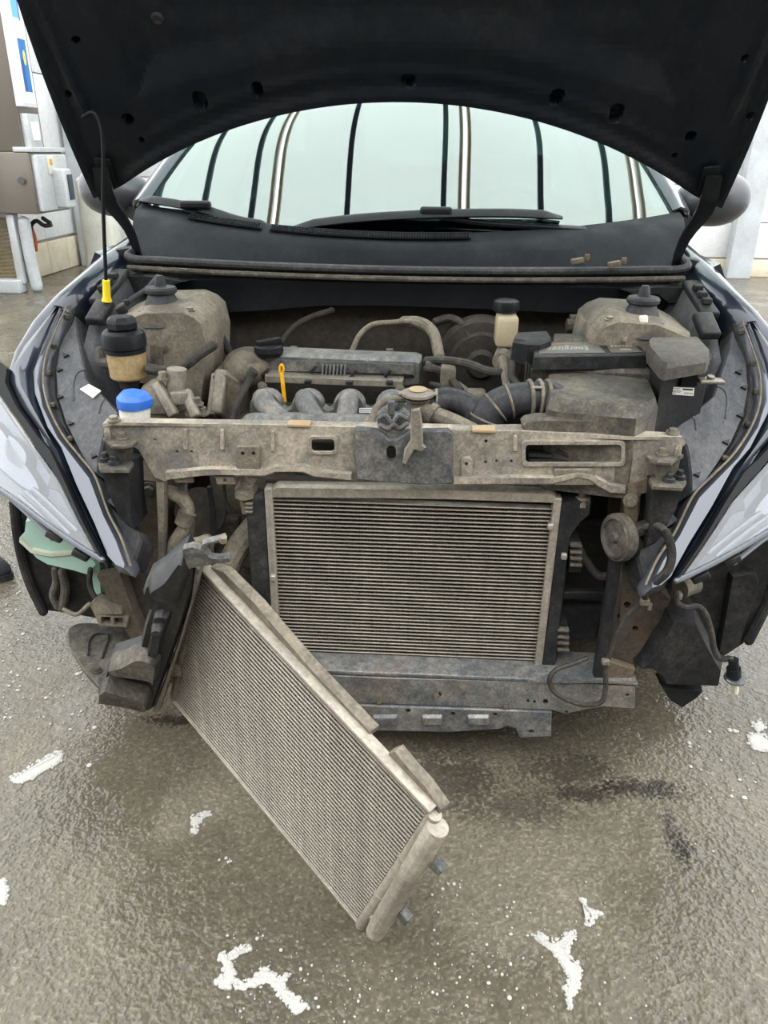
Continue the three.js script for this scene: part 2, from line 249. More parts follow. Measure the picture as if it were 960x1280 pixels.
{ // roof of clear ribbed sheets on dark strips and white tubes; the windscreen mirrors it
  const c = group('ceiling', 'translucent white sheet roof of the wash bay', 'ceiling'), y = 3.5, z0 = -8.3, z1 = 0.1;
  const joints = [-2.3, -1.17, 0.42, 1.85, 2.3];
  for (let k = 0; k < 4; k++) part('roof_panel', box(V((joints[k] + joints[k + 1]) / 2, y, (z0 + z1) / 2), [joints[k + 1] - joints[k] - 0.03, 0.012, z1 - z0], 0.002), MAT.roofPanel, c);
  for (const x of joints.slice(1, 4)) for (const q of [-0.035, 0.035]) part('joint_rail', box(V(x + q, y - 0.02, (z0 + z1) / 2), [0.028, 0.03, z1 - z0], 0.004), MAT.tile, c);
  for (const x of [-2.2, -1.78, -1.36, -0.55, 0.25, 1.05, 1.6, 2.2]) part('seam_strip', box(V(x, y - 0.03, (z0 + z1) / 2), [0.045, 0.03, z1 - z0], 0.004), MAT.strip, c);
  part('ridge_beam', box(V(0, y - 0.09, z1), [4.7, 0.14, 0.08], 0.01), MAT.post, c);
}
{ // back wall: flat sandwich panels lying on one another, a post before it
  const w = group('wall_back', 'white panelled wall behind the car', 'wall');
  part('core', box(V(0.35, 1.75, -8.2), [8.7, 3.5, 0.12], 0.002), MAT.wallSeam, w);
  for (let k = 0; k < 9; k++) part('panel', box(V(0.35, 0.2 + k * 0.385 + 0.19, -8.13), [8.7, 0.376, 0.05], 0.006), MAT.wall, w);
  part('plinth', box(V(0.35, 0.09, -8.12), [8.7, 0.19, 0.05], 0.006), MAT.tile, w);
  const p = part('wall_post', box(V(0, 1.75, 0), [0.26, 3.5, 0.14], 0.008), MAT.post, scene); p.position.copy(V(3.62, 0, -7.95)); tag(p, 'pale grey upright post against the white panelled wall beside the wing mirror', 'post');
}
{
  const w = group('wall_left', 'white panelled wall beside the payment cabinet', 'wall'), x = -4.05;
  part('core', box(V(x - 0.1, 1.75, -6.7), [0.12, 3.5, 2.9], 0.002), MAT.wallSeam, w);
  for (let k = 0; k < 4; k++) for (let j = 0; j < 3; j++) part('panel', box(V(x - 0.02, 0.36 + k * 0.8 + 0.4, -7.65 + j * 0.95), [0.05, 0.79, 0.94], 0.006), MAT.wall, w);
  for (let j = 0; j < 6; j++) part('tile', box(V(x - 0.02, 0.17, -7.9 + j * 0.475), [0.05, 0.33, 0.467], 0.004), MAT.tile, w);
  const p = part('corner_post', box(V(0, 1.75, 0), [0.2, 3.5, 0.2], 0.008), MAT.post, scene); p.position.copy(V(-3.9, 0, -7.97)); tag(p, 'pale grey corner post where the two white walls meet', 'post');
}
{ // blank wall across the yard, behind the photographer
  const w = group('wall_front', 'plain grey wall across the yard facing the car', 'wall');
  part('wall_face', box(V(0, 1.9, 4.7), [13, 3.8, 0.2], 0.01), dirty(0x77746e, 0x8b877f, 0.5, 0.85), w); part('coping', box(V(0, 3.84, 4.7), [13.1, 0.1, 0.3], 0.01), MAT.post, w);
}
{ // payment cabinet of the car wash, hung on the wall
  const t = thing('payment_cabinet', 'tall stainless steel payment cabinet with blue and white instruction panel', 'cabinet');
  const z = -5.9, rx = Q(34, 190, z).x, y0 = Q(46, 268, z).y, yb = Q(34, 190, z).y, yt = 3.05;
  part('upper_body', box(V(rx - 0.55, (yb + yt) / 2, z - 0.25), [1.0, yt - yb, 0.42], 0.01), MAT.steel, t);
  part('lower_body', box(V(rx - 0.42, (y0 + yb) / 2, z - 0.36), [0.84, yb - y0, 0.7], 0.012), MAT.steel, t);
  const lock = part('lock', cyl(Q(26, 226, z), Q(26, 226, z + 0.03), 0.03), MAT.chrome, t);
  part('hood_plate', box(V(rx - 0.05, yb + 0.02, z - 0.36), [0.16, 0.04, 0.72], 0.006), MAT.steelLight, t);
  const F = X(rx + 0.075), fr = (l) => l.map(([u, v]) => F(u, v));
  part('reader_box', box(V(rx + 0.02, (y0 + yb) / 2, z - 0.36), [0.06, yb - y0 - 0.04, 0.62], 0.012), MAT.steelLight, t);
  const rd = part('card_reader', box(V(rx + 0.10, lerp(y0, yb, 0.40), z - 0.40), [0.12, 0.34, 0.18], 0.02), MAT.steelLight, t);
  part('slot', box(V(rx + 0.16, lerp(y0, yb, 0.42), z - 0.42), [0.02, 0.22, 0.1], 0.004), MAT.darkMetal, rd);
  part('keypad_plate', box(V(rx + 0.055, lerp(y0, yb, 0.80), z - 0.3), [0.012, 0.16, 0.12], 0.003), MAT.white, t);
  part('coin_mark', box(V(rx + 0.063, lerp(y0, yb, 0.84), z - 0.3), [0.006, 0.05, 0.05], 0.002), MAT.dipstick, t);
  // instruction panel on the side face
  const px = rx + 0.0, py0 = Q(38, 135, z - 0.3).y, W = 0.62, tex = canvasTex(256, 1024, (g, w, h) => {
    g.fillStyle = '#eef1f6'; g.fillRect(0, 0, w, h); g.fillStyle = '#c9ddf2'; g.fillRect(20, 0, w - 90, 600);
    g.fillStyle = '#3a4fb0'; g.fillRect(30, 60, 130, 70); g.fillStyle = '#dfe8f4'; for (let k = 0; k < 4; k++) { g.fillRect(30, 160 + k * 62, 140, 44); } g.fillStyle = '#5f6f86'; for (let k = 0; k < 4; k++) { g.fillRect(55, 176 + k * 62, 80, 5); g.fillRect(55, 188 + k * 62, 60, 5); }
    g.fillStyle = '#6fb1e6'; g.fillRect(40, 430, 150, 130); g.fillStyle = '#2f62b6'; g.fillRect(170, 300, 26, 270); g.fillStyle = '#f4f4f4'; g.fillRect(50, 575, 170, 80);
    g.fillStyle = '#1f6fb8'; g.fillRect(60, 670, 165, 290); g.fillStyle = '#14508f'; g.fillRect(60, 780, 70, 180); g.fillStyle = '#f2d44a'; g.beginPath(); g.ellipse(160, 770, 30, 42, 0, 0, 7); g.fill(); g.fillStyle = '#1f6fb8'; g.font = 'bold 34px sans-serif'; g.fillText('!', 154, 782);
  });
  const zc = z - 0.17;
  part('panel_board', box(V(px - 0.035, (py0 + yt) / 2, zc), [0.11, yt - py0, 0.25], 0.006), MAT.wall, t);
  decal('panel_print', V(px + 0.0215, yt - 0.03, zc + 0.11), V(px + 0.0215, yt - 0.03, zc - 0.105), V(px + 0.0215, py0 + 0.03, zc - 0.105), V(px + 0.0215, py0 + 0.03, zc + 0.11), tex, t);
  part('button_plate', box(V(px - 0.03, py0 - 0.19, zc - 0.02), [0.09, 0.28, 0.22], 0.006), MAT.steelLight, t);
  part('button', box(V(px + 0.02, py0 - 0.19, zc - 0.01), [0.03, 0.15, 0.11], 0.006), MAT.whiteTube, t);
  rebase(t);
  // cables and hose hanging below it, pipe beside it
  const zz = -6.1, cab = (name, pts, r, m, label) => tag(part(name, tube(pts.map(([u, v, d]) => Q(u, v, d ?? zz)), r, 40, 8), m, scene), label, 'cable');
  cab('cable_loop', [[54, 273, -6.2], [60, 277, -6.2], [65, 280, -6.2], [55, 282, -6.2], [46, 276, -6.2], [40, 280, -6.2], [38, 292, -6.2], [40, 312, -6.2], [43, 336, -6.25], [47, 357, -6.4]], 0.02, MAT.rubber, 'black cable looping out from under the payment cabinet');
  cab('hose', [[38, 282, -6.25], [43, 296, -6.25], [45, 312, -6.25]], 0.02, plain(0xb5502c, 0.5), 'short orange hose hanging among black cables below the payment cabinet');
  const pp = tag(part('drain_pipe', join(tube([Q(30, 278, -6.0), Q(37, 318, -6.03), Q(46, 358, -6.05)], 0.055, 20, 14)), MAT.post, scene), 'pale blue painted pipe slanting from the payment cabinet down to the floor', 'pipe');
  // roller shutter below the cabinet
  const s = thing('roller_shutter', 'brown slatted roller shutter below the payment cabinet', 'shutter'), sz = -5.95, sx1 = Q(24, 330, sz).x;
  const sl = []; for (let k = 0; k < 16; k++) sl.push(box(V(sx1 - 0.62, 0.14 + k * 0.034, sz - 0.1), [1.1, 0.028, 0.03], 0.008));
  part('slats', join(sl), MAT.wood, s, { kind: 'stuff' });
  part('side_rail', box(V(sx1 - 0.02, 0.39, sz - 0.06), [0.07, 0.62, 0.1], 0.006), MAT.steelLight, s);
  part('sill', box(V(sx1 - 0.66, 0.06, sz - 0.02), [1.3, 0.12, 0.16], 0.01), MAT.post, s);
  rebase(s);
  // white canister by the corner
  const k = thing('plastic_canister', 'white plastic canister with black lid standing by the wall', 'canister'), kc = V(Q(126, 300, -7.0).x + 0.02, 0, -7.0);
  part('can_body', box(V(kc.x, 0.5, kc.z), [0.34, 1.0, 0.3], 0.07), MAT.white, k); part('lid', cyl(V(kc.x - 0.05, 0.99, kc.z), V(kc.x - 0.05, 1.04, kc.z), 0.05), MAT.blackClean, k);
  part('grip', tube([V(kc.x + 0.02, 0.98, kc.z), V(kc.x + 0.07, 1.05, kc.z), V(kc.x + 0.13, 0.98, kc.z)], 0.015), MAT.white, k); rebase(k);
}
// ---------------------------------------------------------------- foam left on the floor
MAT.foam = new THREE.MeshPhysicalMaterial({ color: 0xa3a19b, roughness: 0.6, bumpMap: bumpTex, bumpScale: 0.002 });
function foam(pix, label) { const bub = [], ring = smoothLoop(pix, pix.length * 7), r = rng(Math.round(pix[0][0] * 7 + pix[0][1])), mid = [0, 1].map((k) => pix.reduce((s, p) => s + p[k], 0) / pix.length);
  for (let k = 0; k < ring.length * 2; k++) { const q = ring[Math.floor(r() * ring.length)], t = r() * 0.1, p = Y(0)(lerp(q[0], mid[0], t) + (r() - 0.5) * 5, lerp(q[1], mid[1], t) + (r() - 0.5) * 5), s = 0.0016 + 0.004 * r() * r(); bub.push(new THREE.IcosahedronGeometry(1, 1).scale(s * (0.8 + 0.5 * r()), s * 0.8, s).translate(p.x, 0.001, p.z)); }
  const m = part('foam_patch', join(slab(pix, Y(0.004), V(0, -0.0045, 0), { smooth: Math.max(24, pix.length * 5), bev: 2.2, rim: 0.6 }), bub), MAT.foam, scene, { crease: 60, uv: 0.1 }); tag(m, label, 'foam', 'foam patches on the wet floor'); return m; }
foam([[273, 1195], [280, 1192], [285, 1202], [292, 1212], [291, 1225], [283, 1236], [272, 1229], [278, 1220], [281, 1208]], 'upright curved streak of white foam beside the branching splash');
foam([[286, 1196], [296, 1187], [312, 1182], [311, 1187], [297, 1193], [289, 1198]], 'short slanting stroke of foam above the curved foam streak');
foam([[290, 1228], [305, 1228], [318, 1220], [328, 1212], [338, 1216], [350, 1222], [362, 1218], [352, 1230], [362, 1244], [374, 1250], [380, 1261], [370, 1266], [362, 1256], [350, 1242], [336, 1228], [318, 1230], [300, 1236]], 'branching splash of white foam with a tail ending in a bubble');
foam([[667, 1170], [676, 1168], [692, 1178], [708, 1168], [718, 1166], [714, 1178], [708, 1184], [712, 1198], [722, 1206], [726, 1216], [722, 1234], [714, 1248], [712, 1262], [708, 1240], [712, 1222], [702, 1206], [692, 1190]], 'large forked splash of white foam below the cylinder end of the loose condenser');
foam([[728, 1124], [736, 1138], [752, 1143], [742, 1146], [738, 1156], [731, 1155], [735, 1142]], 'small forked foam splash above the large forked one');
foam([[14, 974], [30, 964], [48, 952], [70, 942], [79, 940], [74, 952], [56, 962], [40, 972], [20, 978]], 'long thin slanting foam smear on the wet floor beside the black air duct');
foam([[240, 1022], [248, 1020], [262, 1016], [252, 1024], [246, 1032], [243, 1042], [241, 1032]], 'tiny hooked foam splash on the bare floor under the condenser');
foam([[936, 920], [948, 916], [960, 926], [960, 938], [946, 936], [938, 930]], 'round foam blob at the wet patch beside the hanging bulb');
foam([[940, 905], [950, 902], [957, 908], [948, 913]], 'small oval foam blob next to the round foam blob');
foam([[0, 1102], [6, 1100], [9, 1115], [6, 1130], [0, 1128]], 'foam blob at the puddle far from the car');
{
  const r = rng(31), l = [], add = (u0, v0, u1, v1, n, s) => { for (let k = 0; k < n; k++) { const p = Y(0)(lerp(u0, u1, r()), lerp(v0, v1, r())), q = 0.62 * s * (0.35 + r() * r() * 1.5); l.push(new THREE.IcosahedronGeometry(1, 1).scale(q, 0.0022, q * (0.7 + r() * 0.6)).translate(p.x, 0.001, p.z)); } };
  add(280, 1165, 400, 1280, 70, 0.0035); add(540, 1100, 640, 1280, 75, 0.004); add(380, 1200, 560, 1280, 60, 0.003); add(640, 1120, 760, 1280, 50, 0.003); add(0, 640, 60, 900, 110, 0.006); add(60, 850, 120, 960, 30, 0.006); add(850, 850, 960, 1000, 60, 0.006); add(600, 1000, 960, 1280, 60, 0.003); add(270, 1060, 300, 1110, 10, 0.004); add(90, 820, 110, 900, 14, 0.01);
  const m = part('foam_droplets', join(l), MAT.foam, scene, { kind: 'stuff' }); m.userData.label = 'fine white foam droplets sprinkled over the wet floor'; m.userData.category = 'foam';
}
// ---------------------------------------------------------------- the car: body
const car = thing('car', 'dark navy hatchback car with raised hood, front bumper removed and radiator exposed', 'car');
const both = (name, geo, mat, parent = car, o = {}) => [part(name, geo, mat, parent, o), part(name, mirror(geo), mat, Array.isArray(parent) ? parent[1] : parent, o)];
const pairOf = (name, geo, mat, parents, o = {}) => [part(name, geo, mat, parents[0], o), part(name, mirror(geo), mat, parents[1], o)];
// hood: local axes on the opened panel, x across, t up along the panel from the hinge line
const HA = 47 * D2R, HP = V(0, 1.15, -0.55), HT = V(0, Math.sin(HA), Math.cos(HA)), HN = V(0, -Math.cos(HA), Math.sin(HA));
const PH = PL(HN.x, HN.y, HN.z, HN.dot(HP));
const hoodXT = (u, v) => { const p = PH(u, v); return [p.x, p.clone().sub(HP).dot(HT)]; };
const hoodAt = (x, t, h = 0) => HP.clone().addScaledVector(HT, t).addScaledVector(HN, h).add(V(x, 0, 0));
const arcT = (x) => { const a = Math.abs(x) / 0.66; return a < 1 ? 0.272 - 0.235 * Math.pow(a, 2.0) : Math.max(0.0, 0.037 - 0.04 * (a - 1) / 0.12); };
const hoodHalf = (t) => 0.738 - 0.02 * t - 0.14 * t * t;
let hood;
{
  const m = 460, n = 360, rows = [], T1 = 1.0, slots = [[250, 127, 8, 11], [322, 112, 6, 9], [510, 101, 8, 9], [696, 122, 8, 10], [770, 142, 8, 11], [160, 149, 5.5, 6], [95, 50, 4, 4], [85, 117, 3.5, 3.5], [177, 175, 3, 3], [863, 171, 6, 6], [931, 73, 4, 4], [939, 143, 4, 4], [843, 195, 3, 3], [400, 30, 0.1, 0.1]].map(([u, v, a, b]) => { const c = hoodXT(u, v), e = hoodXT(u + a, v), f = hoodXT(u, v + b); return [c[0], c[1], Math.abs(e[0] - c[0]), Math.abs(f[1] - c[1])]; });
  const rel = (x, t) => {
    const ax = Math.abs(x), d = Math.min(t - arcT(x), hoodHalf(t) - ax, T1 - t + 0.02), back = t - arcT(x);
    let h = 0.008 * sst(0.034, 0.010, d);
    const edgeIn = Math.min(back - 0.115 - 0.03 * sst(0.3, 0.55, ax), 0.545 - ax + 0.05 * t, 0.9 - t);
    h -= 0.016 * sst(0.0, 0.075, edgeIn);                                   // pressed field of the inner panel
    const ex = Math.abs(ax - 0.27) - 0.17, et = Math.abs(t - 0.63) - 0.2, q = Math.max(ex, et) + 0.25 * Math.max(0, ex + 0.04) * Math.max(0, et + 0.04) * 20;
    h -= 0.006 * sst(0.03, -0.03, q);                                     // shallow pans
    h += 0.003 * sst(0.022, 0.0, Math.abs(back - 0.062)) * sst(0.6, 0.5, ax); // ridge along the rear edge
    h += 0.006 * sst(0.02, 0.0, Math.abs(ax - (0.675 - 0.03 * t))) * sst(0.2, 0.3, t) * sst(0.6, 0.5, t);
    for (const [cx, ct, a, b] of slots) { const r = Math.pow(Math.abs((x - cx) / a), 3) + Math.pow(Math.abs((t - ct) / b), 3); if (r < 1.6) h -= 0.03 * sst(1.25, 0.85, r); }
    return h;
  };
  for (let j = 0; j <= n; j++) { const row = []; for (let i = 0; i <= m; i++) { const a = -1 + 2 * i / m; let t = 0, x = 0; for (let k = 0; k < 3; k++) { x = a * hoodHalf(t); t = lerp(arcT(x), T1, Math.pow(j / n, 1.15)); } x = a * hoodHalf(t); row.push(hoodAt(x, t, rel(x, t))); } rows.push(row); }
  const g = skin(rows); hood = part('hood', g, MAT.hoodInner, car, { crease: 80, uv: 0.7, label: 'dark inner face of the raised hood with dusty patches' });
  const out = []; for (let j = 0; j <= 30; j++) { const row = []; for (let i = 0; i <= 40; i++) { const a = -1 + 2 * i / 40; let t = 0, x = 0; for (let k = 0; k < 3; k++) { x = a * (hoodHalf(t) + 0.004); t = lerp(arcT(x) - 0.004, T1 + 0.01, j / 30); } row.push(hoodAt(x, t, -0.034 - 0.02 * Math.cos(a * 1.4))); } out.push(row); }
  part('outer_skin', skin(out), MAT.navy, hood, { crease: 80 });
  const rim = []; for (let i = 0; i <= 60; i++) { const a = -1 + 2 * i / 60; let t = 0, x = a * 0.738; rim.push(hoodAt(x, arcT(x) - 0.001, -0.004)); }
  part('edge_seal', tube(rim, 0.006, 120, 6), MAT.blackClean, hood);
  pairOf('hinge', join(skin([resample([hoodAt(-0.70, 0.10, 0.012), hoodAt(-0.71, 0.03, 0.03), V(-0.70, 1.07, -0.62), V(-0.70, 1.0, -0.68), V(-0.715, 0.96, -0.72)], 14), resample([hoodAt(-0.665, 0.10, 0.012), hoodAt(-0.67, 0.03, 0.03), V(-0.672, 1.07, -0.61), V(-0.68, 1.0, -0.665), V(-0.70, 0.96, -0.71)], 14)], { th: 0.006 }), bar(hoodAt(-0.685, 0.04, 0.008), hoodAt(-0.672, 0.12, 0.008), 0.034, 0.006, HN)), MAT.blackClean, [hood, hood]);
  for (const [u, v] of [[195, 30], [413, 82], [605, 90], [240, 107]]) part('stop_pad', lathe([[0, 0.006], [0.009, 0.005], [0.012, 0], [0.012, -0.004]], hoodAt(...hoodXT(u, v), -0.016), HN, 16), MAT.rubber, hood);
}
{ // prop rod
  const foot = V(-0.689, 0.93, -0.42), top = hoodAt(...hoodXT(127, 140), 0.02);
  const r = part('prop_rod', tube([foot, foot.clone().lerp(top, 0.5), top.clone().add(V(0, -0.01, 0)), top.clone().add(V(-0.012, 0.012, 0)), top.clone().add(V(-0.035, 0.004, 0))], 0.0045, 60, 8), MAT.blackClean, car);
  part('sleeve', lathe([[0, 0], [0.012, 0.001], [0.009, 0.012], [0.0085, 0.05], [0.006, 0.051], [0, 0.051]], foot.clone().add(V(0, -0.005, 0)), top.clone().sub(foot), 18), MAT.yellow, r, { label: 'yellow foot sleeve' });
}
// windscreen, cowl, wipers, cabin
const base = (s) => V(0.76 * s, 1.058 + 0.05 * s * s, -0.74 - 0.2 * s * s), head = (s) => V(0.58 * s, 1.44 - 0.03 * s * s, -1.36 - 0.16 * s * s);
{
  const rows = []; for (let j = 0; j <= 14; j++) { const r = []; for (let i = 0; i <= 40; i++) { const s = -1 + i / 20, b = base(s), h = head(s), t = j / 14; r.push(b.clone().lerp(h, t).add(V(0, 0.035 * Math.sin(Math.PI * t), 0))); } rows.push(r); }
  MAT.screenGlass = new THREE.MeshPhysicalMaterial({ color: 0x7d9590, roughness: 0.02, transmission: 1, thickness: 0, ior: 2.8 });
  MAT.sideGlass = new THREE.MeshPhysicalMaterial({ color: 0xdfeae6, roughness: 0.03, transmission: 1, thickness: 0, ior: 1.5 });
  part('windscreen', skin(rows, { th: -0.004 }), MAT.screenGlass, car, { crease: 80 });
  for (const sg of [1, -1]) {
    const pl = [], a = (t) => base(sg).lerp(head(sg), t).add(V(0, 0.035 * Math.sin(Math.PI * t), 0));
    for (let k = 0; k <= 10; k++) { const p = a(k / 10 * 1.0); pl.push([p.clone().add(V(-sg * 0.018, 0.003, 0.005)), p.clone().add(V(0, 0.012, 0.004)), p.clone().add(V(sg * 0.03, 0.004, -0.02)), p.clone().add(V(sg * 0.05, -0.02, -0.07))]); }
    part('windscreen_pillar', skin(sg > 0 ? pl : pl.map((r) => [...r].reverse()), { th: 0.006 }), MAT.navy, car, { crease: 70 });
  }
  const roof = []; for (let j = 0; j <= 10; j++) { const r = []; for (let i = 0; i <= 20; i++) { const s = -1 + i / 10, h = head(s * 1.04), t = j / 10; r.push(V(h.x, h.y + 0.05 * Math.sin(Math.PI * Math.min(1, t * 1.1)) + 0.008, lerp(h.z, -3.3, t))); } roof.push(r); }
  part('roof', skin(roof, { th: -0.03 }), MAT.navy, car, { crease: 70 });
  const in_ = []; for (let j = 0; j <= 8; j++) { const r = []; for (let i = 0; i <= 24; i++) { const s = -1 + i / 12, b = base(s * 0.97); const t = j / 8; r.push(V(b.x, b.y - 0.02 - 0.03 * t * t * 3 + 0.012 * Math.sin(t * 3), b.z - 0.02 - 0.5 * t * (1 - 0.3 * s * s))); } in_.push(r); }
  part('dashboard', skin(in_, { th: 0.03 }), MAT.blackClean, car, { crease: 70 });
  MAT.seat = dirty(0x191a1d, 0x2a2b2e, 0.4, 0.9);
  for (const sx of [-0.36, 0.36]) { const st = part('front_seat', join(box(V(sx, 0.62, -2.0), [0.5, 0.18, 0.52], 0.06), box(V(sx, 0.95, -2.28), [0.48, 0.62, 0.16], 0.07, [-0.25, 0, 0])), MAT.seat, car); part('headrest', box(V(sx, 1.33, -2.4), [0.26, 0.2, 0.1], 0.045), MAT.seat, st); }
  part('rear_bench', join(box(V(0, 0.62, -2.85), [1.2, 0.18, 0.5], 0.06), box(V(0, 0.92, -3.1), [1.2, 0.55, 0.16], 0.07)), MAT.seat, car);
  const wh = part('steering_wheel', new THREE.TorusGeometry(0.18, 0.016, 10, 40).rotateX(-0.4).translate(0.36, 0.98, -1.5), MAT.blackClean, car); part('wheel_hub', box(V(0.36, 0.98, -1.51), [0.16, 0.12, 0.04], 0.02), MAT.blackClean, wh);
  // body sides behind the front wings, sills, doors, rear
  const side = []; for (const z of [-0.62, -0.95, -1.5, -2.3, -3.1, -3.6]) side.push([V(-0.785, 1.0 + 0.02 * -z, z), V(-0.83, 0.93, z), V(-0.85, 0.7, z), V(-0.84, 0.45, z), V(-0.80, 0.22, z)].map((p) => p));
  both('body_side', skin(side, { th: 0.02 }), MAT.navy, car, { crease: 50 });
  both('door_pillar', bar(V(-0.80, 1.02, -2.2), V(-0.63, 1.42, -2.25), 0.09, 0.03, V(1, 0, 0)), MAT.glossBlack, car);
  both('side_window', skin([[V(-0.79, 1.02, -1.1), V(-0.66, 1.40, -1.62)], [V(-0.79, 1.04, -2.2), V(-0.62, 1.44, -2.25)], [V(-0.78, 1.07, -3.3), V(-0.62, 1.42, -3.2)]], { th: 0.004 }), MAT.sideGlass, car);
  part('tailgate', box(V(0, 0.65, -3.62), [1.62, 0.8, 0.06], 0.02), MAT.navy, car);
  part('rear_window', skin([[V(-0.62, 1.42, -3.28), V(0.62, 1.42, -3.28)], [V(-0.7, 1.05, -3.6), V(0.7, 1.05, -3.6)]], { th: 0.004 }), MAT.sideGlass, car);
  part('underbody', box(V(0, 0.22, -2.15), [1.56, 0.06, 2.9], 0.02), MAT.deep, car);
  for (const [x, z] of [[-0.745, -0.62], [0.745, -0.62], [-0.745, -3.05], [0.745, -3.05]]) { const w = part('wheel', new THREE.LatheGeometry([[0.2, -0.09], [0.27, -0.095], [0.295, -0.07], [0.3, 0], [0.295, 0.07], [0.27, 0.095], [0.2, 0.09]].map((p) => new THREE.Vector2(...p)), 40).rotateZ(Math.PI / 2).translate(x, 0.3, z), MAT.rubber, car); part('rim', new THREE.CylinderGeometry(0.2, 0.2, 0.15, 32).rotateZ(Math.PI / 2).translate(x, 0.3, z), MAT.silver, w); }
  // wing mirrors
  const mg = () => { const g = new THREE.SphereGeometry(1, 28, 18), p = g.attributes.position; for (let i = 0; i < p.count; i++) { let x = p.getX(i), y = p.getY(i), z = p.getZ(i); if (z < 0) z *= 0.35; p.setXYZ(i, x * 0.115, y * (0.075 - 0.012 * x), z * 0.085); } return g.rotateZ(-0.12).translate(-0.90, 1.135, -1.12); };
  MAT.mirrorShell = new THREE.MeshPhysicalMaterial({ color: 0x3b3d41, roughness: 0.4, metalness: 0.2, clearcoat: 0.4 });
  both('wing_mirror', mg(), MAT.mirrorShell, car, { crease: 80 });
  both('mirror_arm', skin([[V(-0.77, 1.08, -1.0), V(-0.77, 1.03, -1.0), V(-0.77, 1.02, -1.1)], [V(-0.86, 1.10, -1.07), V(-0.86, 1.065, -1.07), V(-0.86, 1.06, -1.13)]], { th: 0.02 }), MAT.glossBlack, car);
  // cowl
  const cr = []; const S = 44; const prof = (s) => [base(s).add(V(0, -0.002, 0.005)), V(0.755 * s, 1.039 + 0.055 * s * s, -0.70 - 0.17 * s * s), V(0.745 * s, 1.034 + 0.04 * s * s, -0.682 - 0.135 * s * s), V(0.735 * s, 1.018 + 0.03 * s * s, -0.668 - 0.10 * s * s), V(0.72 * s, 0.995 + 0.02 * s * s, -0.655 - 0.06 * s * s), V(0.705 * s, 0.972 + 0.02 * s * s, -0.645 - 0.03 * s * s)];
  for (let k = 0; k < 6; k++) { const r = []; for (let i = 0; i <= S; i++) r.push(prof(-1 + 2 * i / S)[k]); cr.push(r); }
  const cowl = part('cowl_cover', skin(cr, { th: -0.006 }), MAT.cowl, car, { crease: 50 });
  const strip = (s0, s1) => { const rr = [0, 1, 2].map((k) => { const r = []; for (let i = 0; i <= 16; i++) { const s = lerp(s0, s1, i / 16), a = base(s), b = prof(s)[1]; r.push(a.clone().lerp(b, 0.35 + 0.62 * k / 2).add(V(0, 0.013, 0.006))); } return r; }); const st = part('vent_strip', skin(rr, { th: 0.004 }), MAT.cowl, cowl, { crease: 60 });
    const dots = []; const cnt = Math.round((s1 - s0) * 110); for (let i = 1; i < cnt; i++) for (const q of [0.46, 0.66, 0.85]) { const s = lerp(s0, s1, i / cnt); const p = base(s).lerp(prof(s)[1], q).add(V(0, 0.0145, 0.007)); dots.push(box(p, [0.0042, 0.003, 0.0058], 0.001)); }
    part('vent_holes', join(dots), MAT.glossBlack, st, { kind: 'stuff', flat: true }); };
  strip(-0.78, -0.50); strip(-0.47, 0.23);
  const ws = (y, z, r, name) => { const l = [V(-0.70, y + 0.03, z - 0.045), V(-0.706, y + 0.018, z - 0.01)]; for (let i = 0; i <= 24; i++) { const s = -1 + i / 12; l.push(V(0.688 * s, y + 0.012 * s * s, z + 0.018 * (1 - s * s) - 0.004)); } l.push(V(0.712, y + 0.018, z - 0.01), V(0.706, y + 0.035, z - 0.05)); return part(name, tube(l, r, 160, 10), MAT.rubber, car); };
  const w1 = ws(0.984, -0.625, 0.0105, 'weather_strip'); part('lower_lip', (() => { const l = []; for (let i = 0; i <= 24; i++) { const s = -1 + i / 12; l.push(V(0.70 * s, 0.964 + 0.012 * s * s, -0.618 + 0.018 * (1 - s * s))); } return tube(l, 0.007, 120, 8); })(), MAT.blackDusty, w1);
  for (const [u, v] of [[722, 326], [768, 330]]) part('clip', join(box(Q(u, v, -0.60), [0.03, 0.012, 0.02], 0.002, [0, 0, 0.2]), box(Q(u + 12, v - 4, -0.61), [0.012, 0.016, 0.01], 0.002)), MAT.rust, cowl);
  // wipers: arm with its cap, blade with a long flexible strip
  const wiper = (cap, joint, end, armPts, bladePts) => {
    const w = part('wiper_arm', (() => { const c = curve(armPts), l = []; for (let i = 0; i < 24; i++) l.push(bar(c.getPoint(i / 24), c.getPoint((i + 1.1) / 24), lerp(0.030, 0.014, i / 24), 0.010, V(0, 1, 0.3))); return join(l); })(), MAT.blackClean, car);
    part('pivot_cap', lathe([[0, 0.012], [0.014, 0.01], [0.018, 0], [0.018, -0.02]], cap, V(0, 1, 0.5), 20), MAT.blackClean, w);
    const c = curve(bladePts), rows = [0, 1, 2, 3].map((k) => { const r = []; for (let i = 0; i <= 40; i++) { const t = i / 40, p = c.getPoint(t), f = Math.min(1, 8 * Math.min(t, 1 - t) + 0.25); r.push(p.clone().add(V(0, [0.0, 0.014, 0.017, -0.004][k] * f, [0.016, 0.004, -0.004, -0.014][k]))); } return r; });
    part('wiper_blade', skin(rows, { th: 0.004 }), MAT.blackClean, w, { crease: 60 });
    part('blade_clip', box(joint.clone().add(V(0, 0.012, 0.0)), [0.085, 0.022, 0.028], 0.008), MAT.blackClean, w);
  };
  const W = (u, v, z) => Q(u, v, z);
  wiper(W(823, 303, -0.82), W(545, 270, -0.77), null, [W(823, 303, -0.82), W(780, 292, -0.81), W(690, 284, -0.79), W(600, 278, -0.775), W(545, 270, -0.77)], [W(362, 288, -0.77), W(440, 278, -0.77), W(545, 272, -0.77), W(640, 271, -0.79), W(702, 274, -0.81)]);
